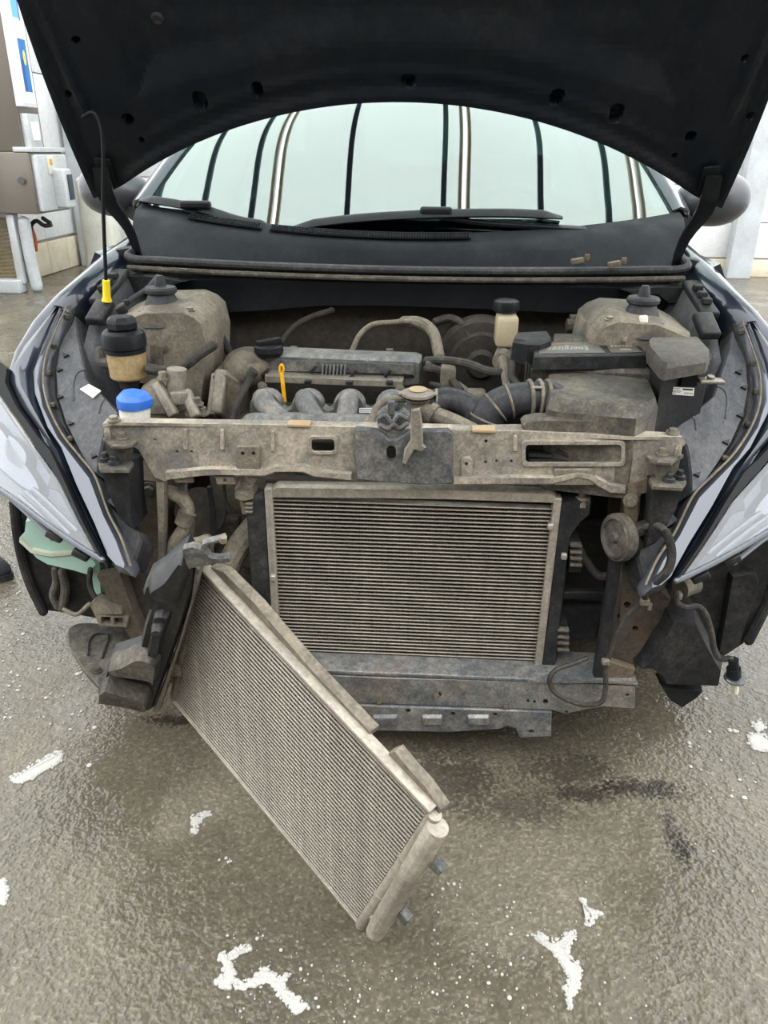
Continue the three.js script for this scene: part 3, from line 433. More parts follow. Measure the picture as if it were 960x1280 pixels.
  wiper(W(340, 292, -0.80), W(245, 262, -0.84), null, [W(420, 300, -0.73), W(380, 296, -0.75), W(310, 280, -0.80), W(245, 260, -0.845)], [W(176, 252, -0.92), W(215, 258, -0.88), W(262, 268, -0.84), W(300, 280, -0.81), W(342, 287, -0.79)]);
}
// front wings
{
  // left wing: top flange beside the hood gap, crest, outer flank, down to the headlight
  const W4 = (x, y, z, dx) => [V(x + 0.03, y - 0.05, z - 0.01), V(x + 0.006, y - 0.004, z), V(x - 0.012, y + 0.001, z), V(x - 0.03, y - 0.012, z - 0.004), V(x - 0.05 + dx, y - 0.08, z - 0.03), V(-0.9, y - 0.25, z - 0.05), V(-0.885, 0.45, z - 0.05)];
  const rows = [W4(-0.755, 1.045, -1.0, 0), W4(-0.747, 1.0, -0.62, 0), W4(-0.772, 0.962, -0.53, 0), W4(-0.80, 0.928, -0.455, 0), W4(-0.85, 0.872, -0.425, 0.015), W4(-0.885, 0.81, -0.385, 0.02), W4(-0.90, 0.745, -0.345, 0.03)];
  const [wl, wr] = both('front_wing', skin(rows.map((r) => resample(r, 18)), { th: 0.008 }), MAT.navy, car, { crease: 60 });
}
// headlights (the two are mirror images); surface on which the lens edge lies
const HLK = 0.765, HLN = V(-0.35, 1, 1).normalize(), HL = (off) => PL(-0.35, 1, 1, HLK + off), inward = HLN.clone().multiplyScalar(-1);
{
  const th = (d) => inward.clone().multiplyScalar(d);
  const apex = [73, 378];
  const finger = [[73, 379], [71, 384], [48, 427], [35, 464], [37.5, 493], [54, 537], [71, 560], [88, 606], [112, 656], [128, 697], [125, 690], [104, 650], [82, 600], [64, 562], [49, 545], [21, 506], [8, 477], [10, 460], [26, 430], [44, 408]];
  const rimBand = [[73, 382], [81, 380], [81, 386], [69, 412], [57, 443], [53, 475], [59, 506], [77, 543], [100, 572.5], [117, 594.5], [135, 642], [151, 674], [162, 706], [157, 716], [141, 711], [129, 698], [112, 656], [90, 609], [71, 562], [54, 537], [37.5, 493], [35, 464], [48, 427], [66, 390]];
  const flange = [[81, 381], [93, 384], [87.5, 402], [74, 433], [69, 464], [71, 495], [81, 527], [96, 558], [112, 586], [122, 598], [140, 632], [160, 655], [175, 664], [177, 675], [168, 700], [162, 709], [151, 676], [135, 642], [117, 594.5], [100, 572.5], [77, 543], [59, 506], [53, 475], [57, 443], [69, 412]];
  const strip = [[-14, 442], [10, 460], [8, 477], [21, 506], [49, 545], [64, 562], [82, 600], [104, 650], [125, 690], [129, 700], [122, 697], [98, 653], [72, 600], [42, 558], [21, 527], [-16, 474]];
  const lens = [[-16, 474], [21, 527], [42, 558], [72, 600], [98, 653], [122, 697], [101, 685], [61, 658], [26.5, 632], [0, 613], [-18, 602], [-24, 540]];
  const hls = both('headlight', slab(flange, HL(0.0), th(0.05), { bev: 2, rim: 0.12 }), MAT.black, car, { label: 'black headlight housing' });
  pairOf('lens_edge', slab(rimBand, HL(0.036), th(0.036), { bev: 6.5, rim: 0.6 }), MAT.silver, hls, { crease: 60 });
  pairOf('wing_tip', slab(finger, HL(0.045), th(0.03), { bev: 5, rim: 0.5 }), MAT.navy, hls, { crease: 70, label: 'glossy navy painted tip beside the lens' });
  pairOf('lens_seal', slab(strip, HL(0.055), th(0.03), { bev: 2, rim: 0.3 }), MAT.glossBlack, hls);
  pairOf('lens', slab(lens, HL(0.05), th(0.006)), MAT.lens, hls);
  // reflector bowl and bars behind the lens
  const lensIn = [[-13, 484], [20, 533], [42, 564], [70, 606], [95, 655], [114, 690], [98, 679], [60, 651], [27, 626], [0, 606], [-14, 597], [-20, 540]];
  pairOf('reflector', slab(lensIn, HL(-0.04), th(0.01)), MAT.reflector, hls);
  for (const q of [[[-12, 520], [30, 572], [52, 612], [40, 618], [0, 590], [-16, 570]], [[10, 540], [36, 566], [30, 590], [4, 572]]]) pairOf('reflector_bowl', slab(q, HL(-0.004), th(0.04), { bev: 4, rim: 0.5, smooth: 30 }), MAT.chrome, hls, { crease: 60 });
  for (let k = 0; k < 4; k++) pairOf('light_bar', tube([[42 - k * 9, 612 + k * 4], [66 - k * 9, 634 + k * 4], [96 - k * 10, 664 + k * 3]].map(([u, v]) => HL(0.01)(u, v)), 0.006, 20, 8), MAT.chrome, hls);
  pairOf('lens_lip', tube([[-18, 601], [0, 612], [27, 631], [61, 657], [101, 684], [128, 700]].map(([u, v]) => HL(0.048)(u, v)), 0.006, 40, 8), MAT.silver, hls);
  for (const [u, v] of [[70, 668], [103, 691]]) pairOf('mounting_clip', box(HL(0.02)(u, v), [0.035, 0.016, 0.03], 0.004, [0, 0, -0.5]), MAT.black, hls);
  for (const [u, v] of [[84, 396], [67, 433], [60, 466], [66, 506], [88, 548]]) pairOf('edge_clip', box(HL(0.012)(u, v), [0.012, 0.010, 0.010], 0.002), MAT.blackDusty, hls);
  pairOf('lens_gasket', tube(smoothLoop([[83, 384], [70, 412], [58, 443], [54, 475], [60, 506], [78, 543], [101, 572], [118, 594], [136, 642], [152, 674], [163, 707]], 60, false).map(([u, v]) => HL(0.03)(u, v)), 0.0028, 80, 6), MAT.hoseDust, hls);
  pairOf('corner_fin', slab([[134, 626], [148, 612], [140, 634], [150, 640]], HL(0.02), th(0.03)), MAT.black, hls);
}
{ // black apron plate between headlight and engine bay
  const ap = [[93, 384], [97, 420], [104, 452], [108, 474], [122, 488], [134, 500], [148, 516], [140, 528], [133, 536], [129, 548], [124, 572], [121, 592], [112, 588], [96, 558], [81, 527], [71, 495], [69, 464], [74, 433], [87.5, 402]];
  const as = both('apron_plate', slab(ap, PL(-0.25, 1, 0.85, 0.735), V(0.1, -0.3, -0.25).multiplyScalar(0.12), { bev: 1.5, rim: 0.1 }), MAT.liner, car);
  const tagp = [[100, 486], [111, 480], [126, 488], [116, 497]], at = PL(-0.25, 1, 0.85, 0.742);
  part('paper_tag', slab(tagp, at, V(0, -0.003, -0.001)), MAT.white, as[0], { label: 'small white tag' });
  for (const pts of [[[92, 500], [92, 478], [97, 466], [105, 462]], [[124, 516], [126, 506], [130, 500]]]) pairOf('seam', tube(pts.map(([u, v]) => PL(-0.25, 1, 0.85, 0.735)(u, v)), 0.0025, 24, 6), MAT.liner, as);
  for (const [u, v] of [[80, 444], [72, 462], [73, 496], [86, 529], [115, 570]]) pairOf('rib', slab([[u - 2, v - 4], [u + 6, v - 1], [u - 1, v + 2]], at, V(0, -0.012, -0.008)), MAT.black, as);
  // inner wing panel and upper rail down into the bay
  const rows = []; for (const z of [-0.72, -0.6, -0.5, -0.42, -0.3, -0.18, -0.08]) { const x = -0.735, yt = Math.min(0.975, 0.505 - 0.85 * z + 0.02); rows.push(resample([V(x, yt, z), V(x + 0.03, yt - 0.015, z), V(x + 0.05, yt - 0.07, z), V(x + 0.08, yt - 0.16, z), V(x + 0.10, lerp(yt, 0.3, 0.6), z), V(x + 0.11, 0.3, z)], 12)); }
  const ip = both('inner_wing', skin(rows, { th: 0.006 }), MAT.liner, car, { crease: 50 });
  const rail = both('wing_rail', join(bar(V(-0.712, 0.968, -0.6), V(-0.722, 0.918, -0.44), 0.04, 0.018, V(0, 1, 0)), bar(V(-0.70, 0.92, -0.44), V(-0.705, 0.885, -0.37), 0.045, 0.022, V(0, 1, 0))), MAT.black, car);
  for (const t of [0.35, 0.55, 0.75]) pairOf('rail_clip', box(V(-0.712, 0.968, -0.6).lerp(V(-0.722, 0.918, -0.44), t).add(V(0, 0.015, 0)), [0.022, 0.014, 0.022], 0.004), MAT.black, rail);
  both('hinge_cover', slab([[140, 312], [165, 308], [172, 335], [160, 350], [142, 345]], Z(-0.66), 0.05, { bev: 2 }), MAT.black, car);
}
// ---------------------------------------------------------------- engine bay
const P_ = (name, g, m, o) => part(name, g, m, car, o);
P_('firewall', join(box(V(0, 0.62, -0.74), [1.40, 0.72, 0.03], 0.01), box(V(0, 0.23, -0.44), [1.36, 0.02, 0.6], 0.004)), MAT.deep);
P_('cowl_panel', slab([[166, 350], [300, 348], [480, 352], [700, 356], [852, 362], [846, 386], [760, 392], [700, 393], [600, 388], [480, 384], [400, 384], [330, 390], [270, 393], [200, 384]], Z(-0.655), 0.04, { bev: 2 }), MAT.blackClean);
{ const [a, b] = both('cowl_bracket', slab([[132, 352], [160, 344], [190, 345], [230, 352], [215, 358], [190, 356], [176, 366], [150, 366], [131, 359]], Z(-0.60), V(0, -0.005, -0.06), { bev: 1.5 }), MAT.black);
  pairOf('bracket_bolt', bolt(Q(150, 353, -0.6), V(0, 1, 0.6), 0.008), MAT.boltSteel, [a, b]); }
P_('engine_block', join(box(V(-0.14, 0.47, -0.35), [0.58, 0.42, 0.26], 0.03), box(V(0.22, 0.45, -0.34), [0.22, 0.32, 0.3], 0.05)), MAT.engine);
P_('fan_shroud', join(box(V(0.06, 0.4, -0.115), [0.66, 0.44, 0.03], 0.01)), MAT.deep);
{ // strut towers with their rubber caps
  const prof = [[0, 0.085], [0.008, 0.085], [0.012, 0.075], [0.014, 0.062], [0.034, 0.06], [0.037, 0.055], [0.037, 0.048], [0.033, 0.045], [0.030, 0.043], [0.04, 0.02], [0.055, 0.0], [0.075, -0.012], [0.08, -0.02]];
  const c = Q(204, 391, -0.42);
  const tw = both('strut_tower', slab([[136, 404], [160, 393], [180, 386], [228, 385], [245, 392], [256, 402], [263, 430], [262, 462], [255, 505], [195, 512], [183, 485], [140, 478]], Z(-0.345), V(0, 0.01, -0.2), { bev: 6, rim: 0.18 }), MAT.beige, car, { crease: 50 });
  pairOf('strut_cap', lathe(prof, c), MAT.rubber, tw, { crease: 30 });
  for (const [u, v] of [[238, 388], [178, 392], [203, 435]]) pairOf('nut', bolt(Q(u, v, u === 203 ? -0.34 : -0.37), u === 203 ? V(0, 0, 1) : V(0, 1, 0.1), 0.008), MAT.boltSteel, tw);
}
{ // power steering reservoir
  const z = -0.235, c = Q(161, 472, z), top = Q(161, 435, z).y - c.y, lid = Q(161, 412, z).y - c.y;
  const r = P_('steering_fluid_reservoir', lathe([[0, 0], [0.036, 0.0], [0.039, 0.004], [0.042, top - 0.002], [0.042, top], [0, top]], c, V(0.02, 1, 0)), MAT.fluid, { label: 'brownish translucent reservoir body' });
  part('reservoir_lid', lathe([[0, lid], [0.038, lid], [0.044, lid - 0.006], [0.047, lid - 0.016], [0.047, top + 0.004], [0.044, top], [0.044, top - 0.008], [0.041, top - 0.009]], c), MAT.blackClean, r, { label: 'black screw lid' });
  part('filler_cap', lathe([[0, 0.028], [0.024, 0.028], [0.030, 0.023], [0.033, 0.016], [0.033, 0.004], [0.029, 0]], c.clone().add(V(0, lid, 0)), UPV, 8), MAT.blackClean, r, { crease: 12 }); part('neck', cyl(c.clone().add(V(0, -0.022, 0)), c.clone().add(V(0, 0.004, 0)), 0.02, 0.026), MAT.black, r);
  part('outlet_hose', tube(qs([[186, 461, -0.22], [205, 463, -0.22], [225, 460, -0.23], [250, 442, -0.25], [266, 432, -0.27]]), 0.0115, 40), MAT.hose, r);
  part('return_hose', tube(qs([[140, 455, -0.24], [128, 452, -0.26], [126, 440, -0.27]]), 0.013, 20), MAT.hose, r);
  part('support_bracket', bar(Q(196, 432, -0.30), Q(196, 460, -0.30), 0.03, 0.006), MAT.blackDusty, r);
}
{ // washer filler with blue cap
  const z = -0.07, a = Q(167, 524, z), b = Q(168, 507, z);
  const n = P_('washer_filler_neck', cyl(a.clone().add(V(0, -0.05, 0)), b, 0.028, 0.031), MAT.white);
  const g = lathe([[0.033, 0], [0.035, 0.008], [0.034, 0.018], [0.026, 0.027], [0.010, 0.030], [0, 0.031]], b, V(0.08, 1, 0.05), 40), p = g.attributes.position;
  for (let i = 0; i < p.count; i++) { const ang = Math.atan2(p.getZ(i) - b.z, p.getX(i) - b.x), k = 1 + 0.06 * Math.cos(ang * 3 + 0.6) + 0.03 * Math.cos(ang * 7); p.setX(i, b.x + (p.getX(i) - b.x) * k); p.setZ(i, b.z + (p.getZ(i) - b.z) * k); }
  part('blue_cap', join(g, cyl(b.clone().add(V(0, -0.002, 0)), b.clone().add(V(0, 0.003, 0)), 0.034)), MAT.blue, n, { label: 'bright blue flip cap' });
}
{ // engine mount beside it
  const z = -0.2, c = Q(206, 512, z);
  const m = P_('engine_mount', lathe([[0, 0.07], [0.02, 0.068], [0.04, 0.055], [0.058, 0.03], [0.062, 0.01], [0.055, 0.005], [0.058, -0.015], [0.056, -0.06]], c), MAT.engine);
  part('mount_post', cyl(Q(221, 490, -0.17), Q(221, 461, -0.17), 0.022, 0.0205), MAT.alu, m);
  part('mount_arm', join(bar(Q(196, 478, -0.16), Q(218, 520, -0.13), 0.022, 0.02), bar(Q(232, 488, -0.16), Q(246, 522, -0.13), 0.022, 0.02), bar(Q(214, 497, -0.15), Q(236, 497, -0.15), 0.03, 0.02)), MAT.alu, m);
  for (const [u, v] of [[204, 474], [247, 506], [239, 519], [254, 518]]) part('mount_bolt', bolt(Q(u, v, -0.15), V(0, 1, 0.1), 0.009, 0.016), MAT.boltSteel, m);
}
{ // valve cover
  const z = -0.39, vc = P_('valve_cover', slab([[302, 446], [318, 441], [352, 442], [440, 446], [520, 449], [527, 452], [527, 482], [500, 486], [420, 484], [330, 480], [285, 478], [284, 462]], Z(z), V(0, 0.0, -0.07), { bev: 4, rim: 0.25 }), MAT.manifold, { crease: 45 });
  const dome = new THREE.SphereGeometry(1, 28, 18).scale(0.062, 0.05, 0.07), dc = Q(302, 464, z + 0.01); part('chain_case_dome', dome.translate(dc.x + 0.01, dc.y, dc.z - 0.03), MAT.engine, vc, { crease: 70 });
  part('cover_panel', slab([[350, 448], [518, 454], [518, 470], [500, 470], [352, 466]], Z(z + 0.016), V(0, -0.01, -0.02), { bev: 3, rim: 0.5 }), MAT.steelDark, vc);
  for (let k = 0; k < 7; k++) part('rib', bar(Q(404 + k * 4.6, 456, z + 0.02), Q(403 + k * 4.6, 469, z + 0.022), 0.0045, 0.01), MAT.manifold, vc);
  part('edge_rail', slab([[330, 469], [356, 470], [430, 473], [504, 476], [504, 485], [430, 483], [356, 480], [330, 479]], Z(z + 0.05), 0.05, { bev: 1.5 }), MAT.alu, vc);
  for (const [u, v] of [[385, 477], [437, 478], [487, 478]]) part('rail_clip', box(Q(u, v, z + 0.055), [0.016, 0.008, 0.012], 0.002), MAT.black, vc);
  for (const [u, v] of [[332, 465], [392, 461], [442, 466], [485, 466]]) part('coil_bolt', bar(Q(u - 4, v + 5, z + 0.03), Q(u + 4, v - 4, z + 0.03), 0.008, 0.01), MAT.black, vc);
  for (const [u, v] of [[328, 483], [500, 487]]) part('rail_bolt', bolt(Q(u, v, z + 0.06), V(0, 0.1, 1), 0.008), MAT.boltSteel, vc);
  const oc = Q(336, 438, -0.40), cap = part('oil_cap', lathe([[0, 0.014], [0.03, 0.014], [0.034, 0.01], [0.035, -0.002], [0.03, -0.012]], oc), MAT.blackClean, vc, { label: 'black twist oil cap' });
  part('grip', join(box(oc.clone().add(V(0.002, 0.018, 0)), [0.062, 0.02, 0.013], 0.004, [0, 0.35, 0.12])), MAT.blackClean, cap);
  for (const [u, v] of [[367, 438], [487, 441]]) part('rear_stud', box(Q(u, v, -0.5), [0.018, 0.02, 0.02], 0.003), MAT.engine, vc);
  part('sensor_plug', join(cyl(Q(313, 470, -0.33), Q(318, 463, -0.33), 0.012), tube(qs([[314, 470, -0.33], [306, 485, -0.3], [297, 503, -0.27], [291, 526, -0.24]]), 0.0085)), MAT.hose, vc);
  part('timing_side', join(bar(Q(279, 465, -0.36), Q(272, 520, -0.3), 0.03, 0.05), bar(Q(272, 470, -0.36), Q(266, 522, -0.3), 0.02, 0.05)), MAT.alu, vc);
  part('side_housing', slab([[264, 468], [284, 466], [300, 476], [306, 490], [300, 524], [262, 526]], Z(-0.33), 0.12, { bev: 3 }), MAT.engine, vc);
}
P_('dipstick', (() => { const a = Q(356, 503, -0.30), b = Q(352, 466, -0.31), c = Q(352, 459, -0.31); return join(bar(a, b, 0.0085, 0.006), tube([b.clone().add(V(-0.003, 0, 0)), c.clone().add(V(-0.004, 0, 0)), c.clone().add(V(0, 0.006, 0)), c.clone().add(V(0.004, 0, 0)), b.clone().add(V(0.003, 0, 0))], 0.003, 24, 6)); })(), MAT.dipstick, { label: 'yellow dipstick handle' });
{ // intake manifold: scalloped flange and four runners
  const pts = [[313, 530]]; const cs = [332, 384, 436, 489];
  cs.forEach((c, i) => { for (let k = 0; k <= 10; k++) { const t = Math.PI - k / 10 * Math.PI; pts.push([c + 20.5 * Math.cos(t), 509 + i * 0.6 - 20 * Math.sin(t)]); } if (i < 3) pts.push([c + 26, 513]); });
  pts.push([512, 532]);
  const m = P_('intake_manifold', slab(pts, Z(-0.235), 0.03, { bev: 2, rim: 0.3 }), MAT.manifold, { crease: 45 });
  for (const [l, r] of [[[[328, 499, -0.22], [334, 508, -0.195], [346, 520, -0.175], [364, 534, -0.16]], 0.023], [[[381, 499, -0.22], [384, 508, -0.195], [392, 520, -0.175], [404, 534, -0.16]], 0.023], [[[436, 499, -0.22], [435, 508, -0.195], [433, 520, -0.175], [432, 536, -0.16]], 0.022], [[[487, 500, -0.22], [484, 510, -0.195], [478, 522, -0.175], [470, 538, -0.16]], 0.022]]) part('runner', tube(qs(l), r, 24, 16), MAT.manifold, m);
  part('plenum', tube(qs([[318, 536, -0.16], [400, 536, -0.16], [500, 540, -0.16]]), 0.035, 20, 16), MAT.manifold, m);
  const tx = canvasTex(128, 48, (g) => { g.fillStyle = '#e2e3e4'; g.fillRect(0, 0, 128, 48); g.fillStyle = '#55585c'; for (let k = 0; k < 14; k++) g.fillRect(8 + k * 8, 10, 5, 14); g.fillRect(8, 32, 90, 4); });
  decal('sticker', Q(449, 510, -0.2), Q(466, 510, -0.2), Q(466, 516, -0.2), Q(449, 516, -0.2), tx, m);
}
{ // radiator cap, filler neck, hoses
  const c = Q(522, 499, -0.13), n = P_('filler_neck', join(cyl(c.clone().add(V(0, -0.06, 0)), c.clone().add(V(0, 0.002, 0)), 0.022, 0.021), lathe([[0.021, 0], [0.026, 0.002], [0.026, 0.006], [0.02, 0.008]], c.clone().add(V(0, -0.004, 0)))), MAT.engine);
  const cap = part('radiator_cap', lathe([[0, 0.018], [0.012, 0.018], [0.022, 0.015], [0.033, 0.011], [0.034, 0.006], [0.026, 0.002], [0.024, 0]], c.clone().add(V(0, 0.004, 0)), V(0, 1, 0.05)), MAT.alu, n, { label: 'metal radiator cap with rusty top' });
  part('cap_top', lathe([[0, 0.0015], [0.018, 0.001], [0.019, 0]], c.clone().add(V(0, 0.0215, 0.001)), V(0, 1, 0.05)), MAT.rustPad, cap);
  part('cap_ear', join(box(c.clone().add(V(-0.032, 0.012, 0)), [0.016, 0.005, 0.018], 0.002), box(c.clone().add(V(0.032, 0.012, 0)), [0.016, 0.005, 0.018], 0.002)), MAT.alu, cap);
  part('overflow_hose', tube(qs([[506, 499, -0.13], [490, 499, -0.12], [474, 506, -0.11], [467, 518, -0.10], [463, 530, -0.09]]), 0.0075), MAT.hoseDust, n);
  part('upper_hose', tube(qs([[536, 506, -0.15], [552, 500, -0.16], [572, 502, -0.16], [590, 512, -0.15], [600, 532, -0.13]]), 0.026, 40, 16), MAT.rubber, n);
  part('neck_pipe', join(tube(qs([[530, 514, -0.12], [545, 520, -0.11], [565, 528, -0.10], [590, 540, -0.08]]), 0.019, 24, 14), cyl(Q(536, 516, -0.115), Q(543, 520, -0.11), 0.024)), MAT.hoseDust, n);
  part('hose_clamp', new THREE.TorusGeometry(0.027, 0.003, 6, 24).rotateY(Math.PI / 2).translate(...Q(545, 503, -0.155).toArray()), MAT.boltSteel, n);
}
{ // ribbed intake duct, air filter box
  const path = qs([[606, 540, -0.12], [608, 526, -0.12], [618, 511, -0.125], [636, 502, -0.13], [662, 499, -0.135], [690, 499, -0.14]]), c = curve(path);
  const d = P_('intake_duct', tube(path, 0.035, 48, 22), MAT.rubber, { label: 'black ribbed rubber intake duct' });
  for (const t of [0.22, 0.42, 0.6]) { const p = c.getPoint(t), a = c.getTangent(t); part('rib', new THREE.TorusGeometry(0.0352, 0.0028, 6, 32).applyQuaternion(new THREE.Quaternion().setFromUnitVectors(V(0, 0, 1), a)).translate(p.x, p.y, p.z), MAT.hoseDust, d); }
  for (const t of [0.80, 0.88, 0.95]) { const p = c.getPoint(t), a = c.getTangent(t); part('clamp_ring', new THREE.TorusGeometry(0.0372, 0.0045, 8, 32).applyQuaternion(new THREE.Quaternion().setFromUnitVectors(V(0, 0, 1), a)).translate(p.x, p.y, p.z), MAT.beige, d); }
  const p = c.getPoint(0.84); part('clamp_screw', join(cyl(p.clone().add(V(-0.01, -0.034, 0.02)), p.clone().add(V(0.012, -0.034, 0.02)), 0.005), cyl(p.clone().add(V(-0.01, 0.03, 0.024)), p.clone().add(V(0.01, 0.03, 0.024)), 0.004)), MAT.boltSteel, d);
  const a = P_('air_filter_box', slab([[682, 466], [690, 462], [720, 461], [800, 467], [812, 471], [817, 478], [824, 498], [818, 503], [797, 512], [770, 510], [695, 503], [684, 500]], Y(0.825), V(0.004, -0.18, 0.0), { bev: 5, rim: 0.10 }), MAT.blackDusty, { crease: 45, label: 'dusty black air filter box' });
  for (let k = 0; k < 10; k++) { const u = 700 + k * 12; part('cover_rib', bar(Q(u, 519, -0.052), Q(u, 540, -0.05), 0.004, 0.006), MAT.blackDusty, a); }
  P_('duct_flange', slab([[653, 532], [658, 527], [672, 524], [760, 525], [776, 530], [785, 541], [778, 545], [655, 540]], Z(-0.012), 0.04, { bev: 2, rim: 0.3 }), MAT.blackDusty);
}
{ // battery
  const b = P_('battery', slab([[659, 443], [664, 434], [800, 434], [813, 452], [815, 464], [664, 458]], Y(0.835), V(0, -0.19, 0), { bev: 2, rim: 0.04 }), MAT.blackDusty);
  const lid = part('battery_cover', slab([[665, 427], [745, 424], [796, 427], [810, 443], [668, 445]], Y(0.865), V(0, -0.03, 0), { bev: 1.5, rim: 0.1 }), MAT.black, b);
  const tx = canvasTex(512, 160, (g, w, h) => { g.fillStyle = '#4e4b45'; g.fillRect(0, 0, w, h); g.fillStyle = '#8a5a40'; g.beginPath(); g.moveTo(70, 110); g.quadraticCurveTo(230, 150, 430, 118); g.lineTo(430, 132); g.quadraticCurveTo(230, 160, 70, 110); g.fill(); g.fillStyle = '#8f8b82'; g.font = 'bold italic 74px sans-serif'; g.fillText('Energizer', 100, 96); });
  const T = Y(0.8662); // the print faces the cabin, so it stands upside down from the front
  decal('battery_print', T(757, 441), T(674, 442), T(672, 428), T(744, 427), tx, lid);
  const t2 = canvasTex(256, 160, (g, w, h) => { g.fillStyle = '#4a4741'; g.fillRect(0, 0, w, h); g.fillStyle = '#98948a'; for (let k = 0; k < 6; k++) g.fillRect(30 + k * 34, 90, 22, 40); g.font = 'bold 40px sans-serif'; g.fillText('70Ah', 70, 60); });
  decal('battery_plate', T(803, 440), T(764, 441), T(755, 428), T(788, 428), t2, lid);
  part('latch', slab([[728, 446], [762, 446], [762, 455], [728, 455]], Z(-0.262), 0.02), MAT.glossBlack, lid);
  part('rear_cover', slab([[692, 416], [758, 416], [764, 425], [692, 424]], Y(0.872), V(0, -0.04, 0), { bev: 1.5 }), MAT.blackDusty, b);
  part('terminal_cover', slab([[646, 414], [684, 412], [690, 422], [676, 427], [660, 427], [641, 424]], Y(0.885), V(0, -0.05, 0), { bev: 2, rim: 0.15 }), MAT.black, b);
  part('cable', tube(qs([[652, 440, -0.32], [642, 452, -0.3], [640, 470, -0.28], [646, 480, -0.26]]), 0.009), MAT.hose, b);
  part('tray_rib', join(...[0, 1, 2, 3, 4].map((k) => bar(Q(658 + k * 3, 452 + k * 2, -0.27), Q(656 + k * 3, 478, -0.26), 0.004, 0.01))), MAT.black, b);
}
{ // fuse box
  const f = P_('fuse_box', slab([[809, 440], [829, 465], [887, 454], [892, 440], [874, 428], [815, 428]], Y(0.862), V(0, -0.15, 0.0), { bev: 1.5, rim: 0.03 }), MAT.black);
  const l = part('fuse_box_lid', slab([[810, 424], [815, 420], [872, 419], [888, 436], [888, 443], [884, 447], [834, 455], [828, 453], [811, 434]], Y(0.895), V(0, -0.032, 0.0), { bev: 2, rim: 0.3 }), MAT.lidDust, f, { crease: 25 });
  const fz = Y(0.862)(857, 460).z; part('lid_seam', tube([Y(0.86)(812, 440), Y(0.86)(829, 462), Y(0.86)(887, 451)], 0.003, 30, 6), MAT.black, f);
  part('latch', slab([[855, 460], [874, 458], [872, 484], [850, 484]], Z(fz + 0.012), 0.02, { bev: 1 }), MAT.glossBlack, f);
  const tx = canvasTex(256, 100, (g, w, h) => { g.fillStyle = '#e9e7e2'; g.fillRect(0, 0, w, h); g.fillStyle = '#2c2c2c'; g.fillRect(130, 12, 110, 22); for (let k = 0; k < 16; k++) g.fillRect(150 + k * 6, 60, k % 3 ? 2 : 4, 26); for (const [y, l] of [[18, 80], [46, 100], [60, 90], [78, 40]]) g.fillRect(16, y, l, 6); });
  decal('sticker', Q(839, 483.5, fz + 0.014), Q(868, 485, fz + 0.014), Q(867, 495, fz + 0.014), Q(838, 493, fz + 0.014), tx, f);
  part('mount_ear', join(box(Q(888, 476, -0.16), [0.05, 0.008, 0.03], 0.003), bolt(Q(888, 474, -0.16), V(0, 1, 0.2), 0.008)), MAT.boltSteel, f);
}
{ // brake fluid reservoir and servo
  const z = -0.5, c = Q(629, 432, z), y = (v) => Q(629, v, z).y - c.y;
  const r = P_('brake_fluid_reservoir', join(box(c.clone().add(V(0.004, y(412), 0)), [0.052, y(392), 0.07], 0.012), cyl(c.clone().add(V(0, y(410), 0)), c.clone().add(V(0, y(385), 0)), 0.022)), MAT.brakeFluid, { label: 'yellowed brake fluid reservoir' });
  part('black_cap', lathe([[0, y(374)], [0.022, y(374)], [0.030, y(376)], [0.032, y(380)], [0.032, y(387)], [0.026, y(390)]], c), MAT.blackClean, r);
  const bc = Q(600, 452, -0.6), b = P_('brake_servo', lathe([[0, 0.05], [0.03, 0.05], [0.04, 0.035], [0.075, 0.03], [0.082, 0.02], [0.105, 0.015], [0.115, 0], [0.115, -0.04]], bc, V(0, 0, 1), 48), MAT.deep, { crease: 30 });
  part('master_cylinder', cyl(Q(630, 440, -0.52), Q(626, 452, -0.40), 0.02), MAT.alu, b);
}
